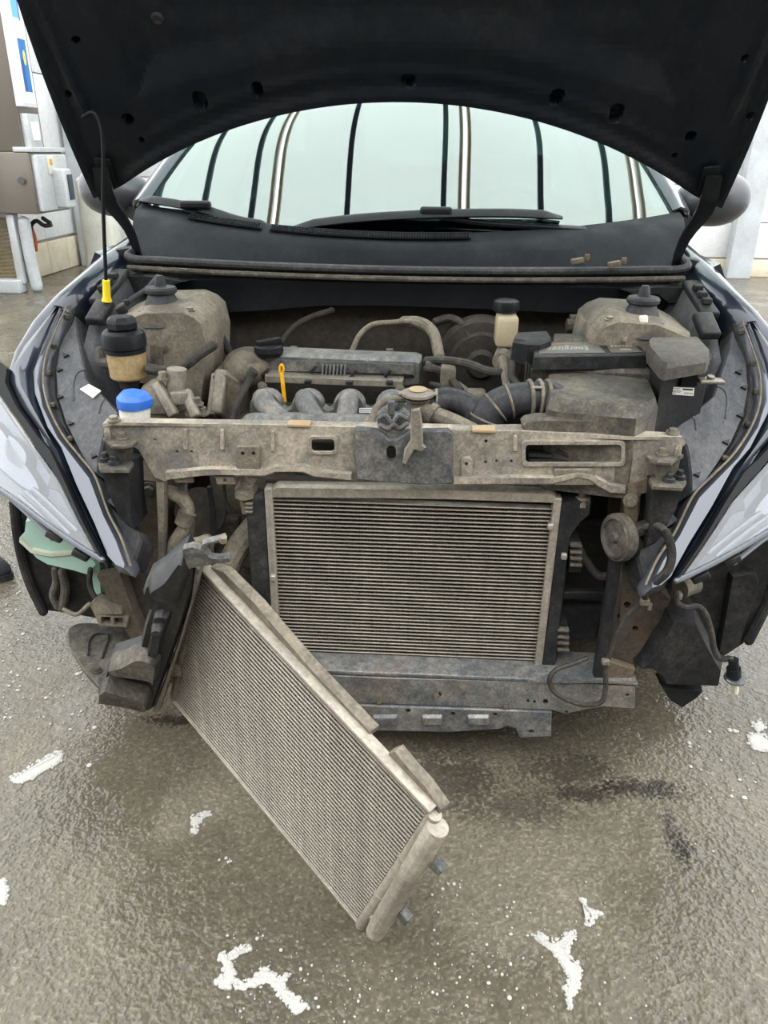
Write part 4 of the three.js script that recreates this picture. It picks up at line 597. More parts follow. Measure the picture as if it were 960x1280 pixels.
{ // firewall hoses and pipes
  const h = (name, l, r, m = MAT.hose) => P_(name, tube(qs(l), r, 48, 10), m);
  h('heater_hose', [[440, 438, -0.48], [450, 418, -0.5], [465, 406, -0.52], [490, 403, -0.55], [512, 402, -0.56], [535, 414, -0.55]], 0.0065, MAT.hoseDust);
  h('heater_hose', [[505, 402, -0.58], [525, 403, -0.56], [541, 415, -0.52], [549, 445, -0.46]], 0.014, MAT.hoseDust);
  h('heater_hose', [[545, 402, -0.62], [562, 398, -0.62], [578, 406, -0.6], [586, 428, -0.58]], 0.011, MAT.hose);
  h('coolant_hose', [[534, 451, -0.40], [560, 451, -0.38], [585, 455, -0.36], [610, 464, -0.34], [632, 466, -0.33]], 0.0105);
  h('coolant_hose', [[534, 461, -0.38], [552, 464, -0.37], [565, 476, -0.34], [575, 488, -0.3]], 0.010);
  h('fuel_hose', [[540, 480, -0.36], [560, 486, -0.33], [580, 494, -0.3], [596, 497, -0.28]], 0.007);
  h('fuel_hose', [[629, 450, -0.36], [632, 466, -0.33], [635, 482, -0.3]], 0.012, MAT.beige);
  h('harness', [[352, 428, -0.6], [368, 408, -0.62], [390, 396, -0.64], [415, 388, -0.645]], 0.008, MAT.deep);
  h('ground_strap', [[246, 395, -0.44], [262, 402, -0.46], [274, 418, -0.48], [290, 446, -0.5]], 0.011, MAT.rubber);
  h('wire_harness', [[150, 386, -0.42], [165, 374, -0.45], [185, 360, -0.5], [197, 346, -0.56]], 0.0065, MAT.rubber);
  P_('harness_plug', join(box(Q(152, 386, -0.40), [0.025, 0.02, 0.025], 0.004, [0.2, 0.3, 0.4]), box(Q(158, 378, -0.42), [0.015, 0.012, 0.015], 0.003)), MAT.black);
  P_('throttle_body', join(box(Q(560, 470, -0.36), [0.035, 0.05, 0.05], 0.006), box(Q(595, 497, -0.26), [0.045, 0.035, 0.05], 0.01), cyl(Q(570, 484, -0.34), Q(590, 500, -0.3), 0.016), box(Q(545, 455, -0.4), [0.05, 0.02, 0.03], 0.005)), MAT.engine);
  P_('purge_canister', join(cyl(Q(708, 407, -0.56), Q(752, 408, -0.56), 0.017), cyl(Q(750, 407, -0.56), Q(758, 408, -0.56), 0.022), cyl(Q(712, 400, -0.57), Q(735, 400, -0.57), 0.014)), MAT.blackDusty);
  const w = h('sensor_wire', [[780, 426, -0.34], [790, 410, -0.38], [800, 418, -0.36], [806, 400, -0.38], [801, 388, -0.4]], 0.006, MAT.beige); part('white_plug', box(Q(804, 403, -0.36), [0.018, 0.03, 0.014], 0.003, [0, 0, 0.1]), MAT.white, w, { label: 'white plastic plug' });
}
// ---------------------------------------------------------------- front carrier, radiator, lower beam
{
  const holes = [rrect(389, 549, 418, 565, 4), rrect(483, 557, 495, 577, 6), rrect(657, 556, 777, 579, 5), ...[[194, 550], [221, 565], [239, 565], [607.5, 551.5], [607, 577.5], [620.6, 576], [639, 576.5], [583, 580], [582, 599], [661, 599]].map(([u, v]) => ell(u, v, 2.2, 2.2, 10))];
  const sp = P_('radiator_carrier', slab([[128, 530], [140, 528], [330, 531], [440, 534], [600, 539], [652, 539], [783, 546], [853, 546], [857, 554], [840, 576], [818, 590], [800, 612], [783, 618], [763, 617], [748, 609], [737, 601], [722, 598], [707, 602], [690, 606], [594, 606], [447, 601], [432, 601], [394, 597], [378, 591], [359, 589], [344, 591], [331, 596], [262, 595], [228, 594], [219, 595], [206, 602], [194, 597], [173, 562], [150, 549], [128, 542]], Z(0), 0.008, { holes }), MAT.support, { label: 'dusty grey steel crossbeam above the radiator' });
  part('top_flange', slab([[128, 530], [140, 528], [330, 531], [440, 534], [466, 535], [480, 536], [502, 537], [520, 537], [600, 539], [652, 539], [783, 546], [853, 546], [846, 541], [780, 537], [652, 530], [600, 531], [440, 527], [330, 525], [150, 522], [134, 523]], Y(0.772), V(0, -0.006, 0)), MAT.support, sp);
  for (const l of [[[206, 590], [262, 585], [335, 586], [345, 582], [380, 582], [396, 588], [440, 592], [440, 601], [432, 601], [394, 597], [378, 591], [344, 591], [331, 596], [262, 595], [206, 601]], [[566, 596], [690, 596], [707, 593], [722, 590], [740, 593], [764, 606], [783, 608], [783, 618], [763, 617], [748, 609], [737, 601], [722, 598], [707, 602], [690, 606], [566, 606]]]) part('lower_fold', slab(l, Z(0.012), 0.014, { bev: 1.5, rim: 0.5 }), MAT.support, sp);
  const slot = rrect(483, 557, 495, 577, 6);
  const cp = part('centre_plate', slab([[444, 536], [468, 538], [478, 543], [486, 549], [496, 549], [504, 544], [512, 539], [560, 538], [566, 543], [566, 605], [530, 607], [470, 603], [446, 600], [443, 580], [441, 555]], Z(0.016), 0.017, { bev: 2, rim: 0.3, holes: [slot] }), MAT.steelDark, sp, { label: 'darker pressed centre plate' });
  for (const [u, v, w] of [[310, 571, 15], [718, 600, 26]]) { const pl = part('hole_plate', slab(rrect(u - w, v - 13, u + w, v + (w > 20 ? 7 : 17), 3), Z(0.01), 0.012, { bev: 1, holes: [ell(u - w * 0.45, v - 4, 2.6, 2.6, 10), ell(u + w * 0.45, v - 4, 2.6, 2.6, 10)] }), MAT.beige, sp); }
  part('hole_plate', slab(rrect(576, 572, 591, 606, 6), Z(0.009), 0.01, { bev: 1, holes: [ell(583, 580, 2.4, 2.4, 10), ell(582, 599, 2.4, 2.4, 10)] }), MAT.support, sp);
  const frame = (x0, y0, x1, y1, w) => slab(rrect(x0 - w, y0 - w, x1 + w, y1 + w, 6), Z(0.006), 0.008, { bev: 1, rim: 0.5, holes: [rrect(x0, y0, x1, y1, 4)] });
  part('slot_rim', frame(389, 549, 418, 565, 4), MAT.support, sp); part('slot_rim', frame(657, 556, 777, 579, 5), MAT.support, sp);
  for (const [u, v0, v1] of [[232, 538, 560], [278, 538, 560], [341, 540, 562], [644, 546, 562]]) part('bead', tube([Q(u, v0, 0.001), Q(u, v1, 0.001)].flatMap((p, i, a) => i ? [p] : [p, a[0].clone().lerp(a[1], 0.5)]), 0.0045, 8, 8), MAT.support, sp);
  for (const [u, v] of [[373, 533], [605, 540]]) part('mount_pad', box(Y(0.774)(u, v - 1).add(V(0, 0, -0.012)), [0.045, 0.006, 0.03], 0.002), MAT.rustPad, sp, { label: 'rusty beige pad' });
  for (const [u, v] of [[227, 597], [280, 599]]) part('lug', slab([[u - 12, v - 4], [u + 12, v - 4], [u + 14, v + 7], [u - 9, v + 7]], Z(0.004), 0.01, { bev: 1, holes: [ell(u + 1, v + 1, 2.6, 2.2, 8)] }), MAT.beige, sp);
  // louvre seen through the wide slot
  const lv = part('louvre', slab([[640, 550], [795, 550], [795, 590], [640, 590]], Z(-0.05), 0.02), MAT.deep, sp); part('louvre_bar', join(...[[660, 567, 690, 569], [695, 562, 720, 572], [730, 562, 745, 574], [750, 566, 776, 570], [660, 574, 776, 576]].map(([a, b, c, d]) => bar(Q(a, b, -0.03), Q(c, d, -0.03), 0.008, 0.02))), MAT.black, lv);
  for (const [u, v] of [[140, 527], [843, 543]]) part('end_bolt', bolt(Y(0.775)(u, v).add(V(0, 0, -0.01)), V(0, 1, 0.1), 0.009), MAT.boltSteel, sp);
}
{ // hood latch and its lever
  const l = P_('hood_latch', join(slab([[470, 520], [480, 514], [486, 520], [497, 520], [504, 514], [512, 520], [512, 536], [498, 540], [486, 540], [472, 534]], Z(-0.02), 0.03, { bev: 1 }), tube(qs([[474, 523, -0.01], [482, 519, -0.005], [490, 528, -0.002], [498, 519, -0.005], [508, 523, -0.01]]), 0.005, 24, 8), tube(qs([[476, 532, 0.0], [486, 536, 0.002], [492, 531, 0.003], [498, 536, 0.002], [508, 530, 0.0]]), 0.005, 24, 8), box(Q(489, 510, -0.02), [0.014, 0.03, 0.012], 0.003)), MAT.steelDark);
  part('release_lever', slab([[514, 513], [525, 511], [528, 530], [529, 556], [533, 560], [527, 566], [518, 563], [514, 570], [507, 582], [503, 580], [505, 563], [513, 551], [513, 532]], Z(0.03), 0.008, { bev: 2, rim: 0.5 }), MAT.alu, l, { label: 'pale metal safety catch lever' });
}
{ // brackets at the ends of the carrier
  const yu = Q(150, 552, 0.03).y, yt = Q(145, 580, 0.045).y;
  const up = both('end_bracket', slab([[130, 549], [142, 557], [158, 557], [158, 578], [146, 580], [133, 568]], Z(0.03), V(0, 0, -0.04), { bev: 0.8, rim: 0.1 }), MAT.blackDusty, car, { crease: 15 });
  pairOf('bracket_plate', slab([[128, 547], [137, 542], [152, 541], [168, 546], [172, 551], [166, 555], [156, 557], [140, 557]], Y(yu), V(0, -0.006, 0), { bev: 0.6 }), MAT.blackDusty, up, { crease: 15 });
  const tw = both('bracket_tower', slab([[125, 584], [161, 585], [164, 640], [168, 662], [150, 650], [133, 614]], Z(0.045), V(0, 0, -0.08), { bev: 1, rim: 0.04 }), MAT.black, car, { crease: 15 });
  pairOf('tower_top', slab([[122, 578], [140, 568], [163, 571], [167, 578], [161, 586], [125, 586]], Y(yt), V(0, -0.008, 0), { bev: 0.8 }), MAT.blackDusty, tw, { crease: 15 });
  for (const [u, v] of [[132, 576], [143, 580]]) pairOf('rubber_bolt', lathe([[0, 0.018], [0.005, 0.018], [0.0065, 0.016], [0.0065, 0.008], [0.011, 0.007], [0.012, 0.004], [0.012, 0]], Y(yt)(u, v), V(0, 1, 0), 18), MAT.black, tw);
  pairOf('bracket_bolt', bolt(Y(yu)(153, 549), V(0, 1, 0), 0.008, 0.014), MAT.boltSteel, up);
  pairOf('stud', lathe([[0, 0.024], [0.004, 0.023], [0.007, 0.016], [0.007, 0]], Y(yu)(136, 549), V(0, 1, 0), 14), MAT.boltSteel, up);
  // frame rails behind and the uprights in front of them
  both('front_frame', slab([[160, 596], [207, 602], [212, 740], [208, 790], [172, 790], [152, 745], [168, 690]], Z(-0.09), 0.1, { bev: 2, holes: [rrect(171, 682, 182, 711, 1)] }), MAT.frameRust);
  const ul = P_('upright', slab([[194, 602], [206, 602], [206, 660], [205, 720], [197, 722], [196, 660]], Z(0.0), 0.02, { bev: 1.5 }), MAT.beige);
  P_('frame_bolt', bolt(Q(186, 612, -0.08), V(0.2, 0, 1), 0.012, 0.015), MAT.engine);
  const ur = P_('upright', slab([[764, 700], [779, 702], [772, 745], [763, 800], [756, 852], [741, 858], [748, 810], [756, 755]], Z(0.03), 0.02, { bev: 2 }), MAT.black);
  P_('upright_bracket', join(slab([[783, 618], [786, 608], [798, 612], [797, 660], [782, 662]], Z(0.012), 0.02, { bev: 1 }), slab([[784, 606], [824, 594], [824, 612], [790, 620]], Z(0.005), 0.02)), MAT.rust); P_('frame_bolt', bolt(Q(788, 625, 0.016), V(0, 0, 1), 0.010, 0.012), MAT.boltSteel);
  P_('rail_end_plate', slab([[778, 690], [800, 712], [840, 750], [827, 789], [795, 838], [766, 850], [760, 838], [770, 800], [776, 740]], Z(-0.01), 0.05, { bev: 2, holes: [ell(784, 756, 4.5, 4, 12), ell(778, 770, 7, 4.5, 12), ell(794, 786, 4, 3.5, 12)] }), MAT.frameRust, { label: 'rust stained frame rail end' });
  P_('foot_plate', slab([[744, 856], [758, 826], [795, 838], [790, 846], [764, 857]], Z(0.028), 0.02, { bev: 1 }), MAT.rust);
}
const RAD = { z: -0.03 };
{ // radiator
  const z = RAD.z, tl = Q(343, 625, z), br = Q(668, 838, z), x0 = -0.238, x1 = 0.333, y1 = tl.y, y0 = Q(500, 842, z).y, N = 47, dy = (y1 - y0) / N;
  const r = P_('radiator', box(V((x0 + x1) / 2, (y0 + y1) / 2, z - 0.021), [x1 - x0, y1 - y0, 0.004], 0.001), MAT.fin, { label: 'dusty radiator core standing upright in the car' });
  const tubes = [], fins = [];
  for (let k = 0; k <= N; k++) { const y = y0 + k * dy, sag = 0; tubes.push(box(V((x0 + x1) / 2, y + sag, z - 0.008), [x1 - x0, 0.0027, 0.020], 0.001)); }
  const tri = [], nf = 300; for (let k = 0; k < N; k++) { const a = y0 + k * dy + 0.001, b = a + dy - 0.002; for (let i = 0; i < nf; i++) { const xa = lerp(x0, x1, i / nf), xb = lerp(x0, x1, (i + 1) / nf), ya = i % 2 ? b : a, yb = i % 2 ? a : b, bent = rand() < 0.06 ? 0.003 : 0; const zf = z + 0.0005 - 0.0016 * rand() + bent * 0.5, zb = z - 0.018; const A = V(xa, ya, zf), B = V(xb, yb, zf), C = V(xb, yb, zb), D = V(xa, ya, zb); tri.push(A, B, C, A, C, D); } }
  part('cooling_tubes', join(tubes), MAT.tube, r, { kind: 'stuff' }); part('cooling_fins', fromTris(tri), MAT.fin, r, { kind: 'stuff', flat: true });
  part('top_rail', join(slab([[338, 613], [345, 608], [420, 609], [560, 611], [690, 616], [696, 620], [696, 630], [560, 626], [420, 624], [338, 623]], Z(z + 0.012), 0.03, { bev: 2, rim: 0.3 })), MAT.tube, r); part('bottom_rail', box(V((x0 + x1) / 2, y0 - 0.008, z - 0.004), [x1 - x0, 0.018, 0.026], 0.003), MAT.tube, r);
  for (const x of [x0 - 0.006, x1 + 0.006]) part('header_plate', box(V(x, (y0 + y1) / 2 + 0.006, z - 0.002), [0.016, y1 - y0 + 0.05, 0.032], 0.004), MAT.tube, r);
  part('side_tank', box(V(x0 - 0.034, (y0 + y1) / 2 + 0.002, z - 0.006), [0.044, y1 - y0 + 0.03, 0.04], 0.012), MAT.black, r);
  part('side_tank', slab([[700, 626], [720, 622], [737, 624], [741, 632], [740, 645], [728, 655], [716, 672], [712, 700], [702, 790], [698, 830], [690, 852], [672, 850], [680, 790], [690, 700]], Z(z + 0.012), 0.05, { bev: 4, rim: 0.4 }), MAT.black, r, { crease: 50 });
  for (const [u, v, h] of [[718, 672, 44], [702, 778, 36]]) { const vs = part('vent_stub', slab([[u - 6, v], [u + 8, v + 3], [u + 9, v + h], [u - 8, v + h]], Z(z), 0.05, { bev: 1 }), MAT.black, r); for (let k = 0; k < 4; k++) part('stub_slat', bar(Q(u - 6, v + 8 + k * 8, z + 0.006), Q(u + 9, v + 9 + k * 8, z + 0.006), 0.006, 0.02), MAT.blackDusty, vs); }
  part('mount_pin', lathe([[0, 0.04], [0.006, 0.039], [0.008, 0.03], [0.008, 0.012], [0.016, 0.011], [0.018, 0], [0.018, -0.008]], Q(727, 626, z - 0.005)), MAT.beige, r); part('mount_pin', lathe([[0, 0.04], [0.006, 0.039], [0.008, 0.03], [0.008, 0.012], [0.018, 0.011], [0.020, 0], [0.020, -0.008]], Q(306, 616, z + 0.005)), MAT.beige, r);
  part('mount_bracket', join(slab([[292, 612], [300, 606], [316, 608], [320, 616], [316, 624], [306, 628], [310, 644], [302, 644], [298, 626]], Z(z + 0.012), 0.04, { bev: 1.5 }), ...[0, 1, 2].map((k) => box(Q(312, 628 + k * 5, z + 0.012), [0.016, 0.004, 0.02], 0.001))), MAT.beige, r);
  for (const [u, v] of [[681, 725], [664, 688], [318, 752]]) part('tank_clip', box(Q(u + 24, v - 30, z + 0.014), [0.012, 0.014, 0.012], 0.003), MAT.tube, r);
  part('drain_plug', lathe([[0, 0.008], [0.012, 0.008], [0.014, 0], [0.02, -0.004], [0.02, -0.01]], Q(700, 852, 0.0)), MAT.beige, r);
}
{ // lower beam with its splash lip
  const b = P_('lower_beam', join(slab([[300, 842], [395, 842], [480, 846], [600, 849], [668, 851], [700, 850], [795, 850], [794, 887], [752, 885], [730, 889], [706, 894], [690, 889], [560, 884], [440, 880], [300, 874]], Z(0.035), 0.03, { bev: 2, rim: 0.2, holes: [ell(549, 868, 3, 2.6, 10), ell(660, 876, 2.2, 2, 8), ell(668, 877, 2, 2, 8), ell(682, 877, 3.4, 3, 10), ell(784, 869, 2.6, 2.4, 8), ell(708, 890, 2.6, 1.8, 8)] }), slab([[660, 850], [700, 838], [742, 826], [795, 838], [795, 851], [700, 851]], Y(0.235), V(0, -0.006, 0))), MAT.cross, { label: 'scuffed dark lower crossbeam' });
  part('beam_top', box(V(0.07, 0.222, -0.02), [0.95, 0.012, 0.11], 0.004), MAT.cross, b);
  const lip = part('splash_lip', slab([[300, 880], [440, 881], [560, 885], [690, 890], [689, 921], [650, 923], [645, 912], [634, 908], [625, 912], [560, 916], [470, 914], [400, 912], [300, 905]], Z(0.045), V(0, -0.004, -0.012), { bev: 1.5, rim: 0.3, holes: [[449, 887], [510, 888], [566, 892], [619, 893]].map(([u, v]) => ell(u, v, 3.5, 2.2, 10)).concat([ell(664, 914, 4, 2.2, 10)]) }), MAT.cross, b);
  for (const [u, w] of [[481, 17], [540, 14], [598, 15], [430, 15]]) part('pressing', slab(rrect(u - w, 895, u + w, 909, 3), Z(0.052), 0.012, { bev: 3, rim: 0.8 }), MAT.cross, lip);
  for (const [u, v] of [[474, 876], [632, 883], [545, 869]]) part('rivet', bolt(Q(u, v, 0.036), V(0, 0.1, 1), 0.0055, 0.007), MAT.rust, b);
}
{ // hoses and pipes between the frame and the radiator
  const h = (name, l, r, m = MAT.hoseDust) => P_(name, tube(qs(l), r, 40, 12), m);
  h('radiator_hose', [[335, 640, -0.10], [316, 660, -0.08], [298, 684, -0.06], [286, 708, -0.05], [280, 740, -0.06]], 0.026);
  h('refrigerant_pipe', [[212, 615, -0.03], [226, 622, -0.03], [235, 636, -0.03], [230, 660, -0.02], [218, 680, -0.02], [215, 700, -0.03], [214, 730, -0.05]], 0.0145, MAT.beige);
  h('refrigerant_pipe', [[228, 610, -0.05], [232, 628, -0.05], [238, 650, -0.05], [236, 672, -0.05]], 0.010);
  h('refrigerant_pipe', [[228, 702, 0.0], [228, 688, 0.0], [236, 679, 0.0], [250, 676, 0.0], [260, 673, -0.02], [262, 690, -0.06]], 0.0095, MAT.beige);
  P_('hose_collar', cyl(Q(235, 640, -0.025), Q(229, 656, -0.018), 0.019), MAT.engine);
  P_('pipe_valve', join(cyl(Q(228, 612, -0.02), Q(228, 600, -0.02), 0.010), cyl(Q(228, 603, -0.02), Q(228, 598, -0.02), 0.012)), MAT.engine);
  h('drive_belt', [[262, 610, -0.09], [266, 640, -0.09], [268, 680, -0.09]], 0.006, MAT.rubber); h('wire', [[280, 605, -0.06], [282, 625, -0.06], [290, 645, -0.06]], 0.004, MAT.hose);
  P_('compressor', cyl(Q(250, 640, -0.2), Q(250, 640, -0.11), 0.055), MAT.deep); P_('pipe_stub', cyl(Q(300, 715, -0.14), Q(318, 722, -0.14), 0.016), MAT.engine); P_('wire_plug', box(Q(292, 650, -0.1), [0.03, 0.02, 0.02], 0.004), MAT.hose);
  P_('lower_hose', tube(qs([[720, 680, -0.06], [735, 705, -0.05], [750, 720, -0.04], [768, 718, -0.03]]), 0.009, 30), MAT.hose);
  P_('cooling_fan_rim', join(bar(Q(690, 742, -0.07), Q(760, 742, -0.07), 0.02, 0.02), slab([[690, 760], [755, 760], [745, 800], [700, 806]], Z(-0.08), 0.03, { bev: 3 })), MAT.black);
}
{ // horn with plug and corrugated cable
  const c = Q(769, 672, 0.03), ax = V(-0.93, 0.05, 0.38).normalize();
  const h = P_('horn', lathe([[0, 0.008], [0.008, 0.008], [0.011, 0.002], [0.012, 0.0], [0.034, -0.001], [0.037, 0.004], [0.040, 0.005], [0.044, 0.001], [0.047, 0.001], [0.048, -0.003], [0.048, -0.016], [0.044, -0.022], [0.03, -0.03], [0, -0.032]], c, ax, 48), MAT.blackDusty, { crease: 30, label: 'round disc horn' });
  part('horn_bracket', bar(Q(773, 690, 0.0), Q(770, 730, 0.02), 0.018, 0.006), MAT.steelDark, h);
  part('plug', join(box(Q(800, 661, 0.022), [0.05, 0.024, 0.024], 0.005, [0, 0.3, 0.2]), box(Q(790, 664, 0.02), [0.02, 0.014, 0.014], 0.003)), MAT.hose, h);
  const cable = qs([[806, 659, 0.03], [818, 656, 0.04], [830, 662, 0.06], [838, 680, 0.08], [839, 700, 0.10], [833, 715, 0.11], [820, 727, 0.10], [808, 738, 0.08], [806, 750, 0.06]]), cc = curve(cable);
  const k = P_('horn_cable', tube(cable, 0.0068, 60, 10), MAT.hose); const rings = []; for (let i = 2; i < 60; i++) { const t = 0.25 + i / 60 * 0.5; rings.push(new THREE.TorusGeometry(0.0076, 0.0014, 4, 10).applyQuaternion(new THREE.Quaternion().setFromUnitVectors(V(0, 0, 1), cc.getTangent(t))).translate(...cc.getPoint(t).toArray())); }
  part('corrugation', join(rings), MAT.hose, k, { kind: 'stuff' });
  P_('wire_loom', tube(qs([[806, 750, 0.06], [795, 760, 0.06], [780, 775, 0.06], [770, 795, 0.06], [764, 815, 0.06], [757, 832, 0.065], [757, 860, 0.07], [752, 877, 0.075], [735, 881, 0.075], [712, 876, 0.075], [692, 864, 0.07], [687, 850, 0.065], [694, 838, 0.06], [715, 830, 0.055], [733, 823, 0.05]]), 0.0055, 120, 8), MAT.hose);
  P_('cable_tie', join(box(Q(806, 752, 0.065), [0.018, 0.014, 0.014], 0.003), box(Q(812, 758, 0.065), [0.008, 0.016, 0.008], 0.002), box(Q(757, 827, 0.068), [0.016, 0.012, 0.014], 0.003)), MAT.beige);
}
{ // plastic under the right headlight: box-shaped air shield, wheel arch lining, hanging bulb
  P_('air_shield', join(slab([[795, 838], [806, 826], [818, 806], [829, 790], [838, 772], [860, 770], [873, 772], [882, 790], [890, 806], [900, 824], [908, 838], [902, 863], [830, 861], [824, 850], [812, 842]], Z(0.03), V(0.01, 0, -0.14), { bev: 7, rim: 0.22 }), slab([[826, 858], [880, 864], [872, 874], [853, 886], [838, 878]], Z(0.0), 0.05, { bev: 2 })), MAT.black, { crease: 45, label: 'black plastic shield below the headlight' });
  const ln = P_('wheel_arch_lining', join(slab([[826, 752], [842, 728], [880, 704], [960, 674], [985, 700], [985, 740], [960, 770], [930, 806], [905, 822], [892, 822], [884, 800], [872, 774], [838, 776]], Z(-0.09), 0.03, { bev: 2 }), slab([[915, 720], [945, 716], [950, 730], [925, 808], [908, 820], [898, 815]], Z(-0.07), 0.02, { bev: 2 }), tube(qs([[975, 700, -0.09], [960, 750, -0.09], [936, 800, -0.08]]), 0.012, 20)), MAT.black);
  P_('bulb_harness', tube(qs([[845, 742, 0.05], [846, 752, 0.05], [855, 759, 0.05], [872, 758, 0.04], [880, 765, 0.04], [889, 790, 0.04], [893, 812, 0.045], [900, 823, 0.05], [914, 824, 0.06], [917, 832, 0.065]]), 0.0065, 80, 8), MAT.hose);
  P_('headlight_socket', join(cyl(Q(850, 735, 0.02), Q(868, 728, 0.0), 0.022), box(Q(846, 744, 0.04), [0.02, 0.016, 0.016], 0.004)), MAT.beige);
  const z = 0.065, b = P_('headlight_bulb', join(cyl(Q(917, 824, z), Q(917, 836, z), 0.010), cyl(Q(917, 835, z), Q(917.5, 845, z), 0.014)), MAT.blackClean, { label: 'unplugged headlight bulb hanging on its cable' });
  part('bulb_collar', lathe([[0, 0.004], [0.019, 0.004], [0.021, 0.001], [0.021, -0.002], [0.016, -0.004], [0, -0.004]], Q(918, 848, z), V(0, 1, 0.1)), MAT.chrome, b);
  part('glass_bulb', cyl(Q(919, 850, z), Q(920, 868, z), 0.0105, 0.0095), MAT.bulbGlass, b); part('bulb_core', join(cyl(Q(919, 851, z), Q(920, 864, z), 0.0055), cyl(Q(920, 864, z), Q(920, 867, z), 0.0045)), dirty(0xd8d3b4, 0xe0dccb, 0.5, 0.4), b);
}
{ // below the left headlight: washer tank, arch lining, splash tray
  const t = P_('washer_tank', slab([[30, 650], [44, 647], [60, 655], [80, 668], [97, 680], [98, 690], [62, 692], [40, 688], [27, 676]], Z(-0.07), V(0, 0, -0.09), { bev: 3, rim: 0.2 }), MAT.teal, { crease: 50, label: 'pale green translucent washer tank' });
  part('tank_base', slab([[38, 690], [62, 694], [97, 691], [119, 699], [122, 706], [110, 721], [92, 716], [58, 708], [44, 700]], Z(-0.065), V(0, 0, -0.09), { bev: 3, rim: 0.2 }), MAT.teal, t, { crease: 50 });
  part('tank_seam', slab([[24, 671], [40, 686], [62, 691], [97, 689], [97, 694], [62, 697], [38, 692], [23, 678]], Z(-0.06), 0.1, { bev: 1 }), MAT.tealRim, t);
  part('tank_stem', slab([[112, 700], [124, 704], [126, 744], [118, 742]], Z(-0.08), 0.05), MAT.teal, t);
  P_('wheel_arch_lining', join(slab([[18, 628], [70, 655], [120, 690], [150, 716], [168, 720], [160, 760], [140, 778], [85, 768], [54, 764], [36, 725], [24, 680]], Z(-0.16), 0.02, { bev: 2 }), tube(qs([[18, 628, -0.16], [24, 680, -0.155], [36, 725, -0.15], [54, 764, -0.145]]), 0.012, 24)), MAT.black);
  P_('lining_strap', join(tube(qs([[69, 712, -0.14], [70, 728, -0.14], [66, 745, -0.14], [72, 758, -0.14]]), 0.009, 20), tube(qs([[78, 715, -0.14], [82, 735, -0.14], [78, 760, -0.14]]), 0.011, 20)), MAT.blackDusty);
  P_('washer_hose', tube(qs([[113, 712, -0.06], [112, 730, -0.06], [118, 745, -0.05], [128, 752, -0.05]]), 0.006, 24), MAT.hose);
  const st = P_('splash_tray', join(slab([[84, 790], [92, 780], [120, 778], [170, 788], [182, 812], [178, 862], [132, 862], [112, 846], [98, 828], [86, 806]], PL(0.05, 1, 0.12, 0.185), V(0, -0.02, -0.006), { bev: 2, rim: 0.2, smooth: 60 })), MAT.blackDusty, { label: 'dusty plastic splash tray' });
  part('tray_lip', tube([[110, 818], [112, 800], [120, 792], [134, 793], [128, 822]].map(([u, v]) => PL(0.05, 1, 0.12, 0.188)(u, v)), 0.003, 30, 6), MAT.black, st);
  part('tray_clip', join(bolt(PL(0.05, 1, 0.12, 0.187)(121, 838), V(0, 1, 0.1), 0.008), cyl(PL(0.05, 1, 0.12, 0.185)(129, 852), PL(0.05, 1, 0.12, 0.2)(129, 850), 0.01)), MAT.blackDusty, st);
  P_('fog_light_bracket', join(slab([[112, 756], [118, 750], [150, 760], [152, 768], [118, 768]], Z(-0.03), 0.03), slab([[118, 768], [160, 772], [158, 784], [124, 782]], Z(-0.03), 0.05, { holes: [rrect(126, 771, 138, 780, 1), rrect(142, 772, 154, 781, 1)] }), tube(qs([[80, 762, -0.05], [95, 768, -0.04], [112, 755, -0.03]]), 0.005)), MAT.beige);
  P_('frame_gusset', slab([[120, 720], [150, 716], [166, 760], [182, 800], [178, 820], [150, 780]], Z(-0.04), 0.03, { bev: 1 }), MAT.frameRust);
}

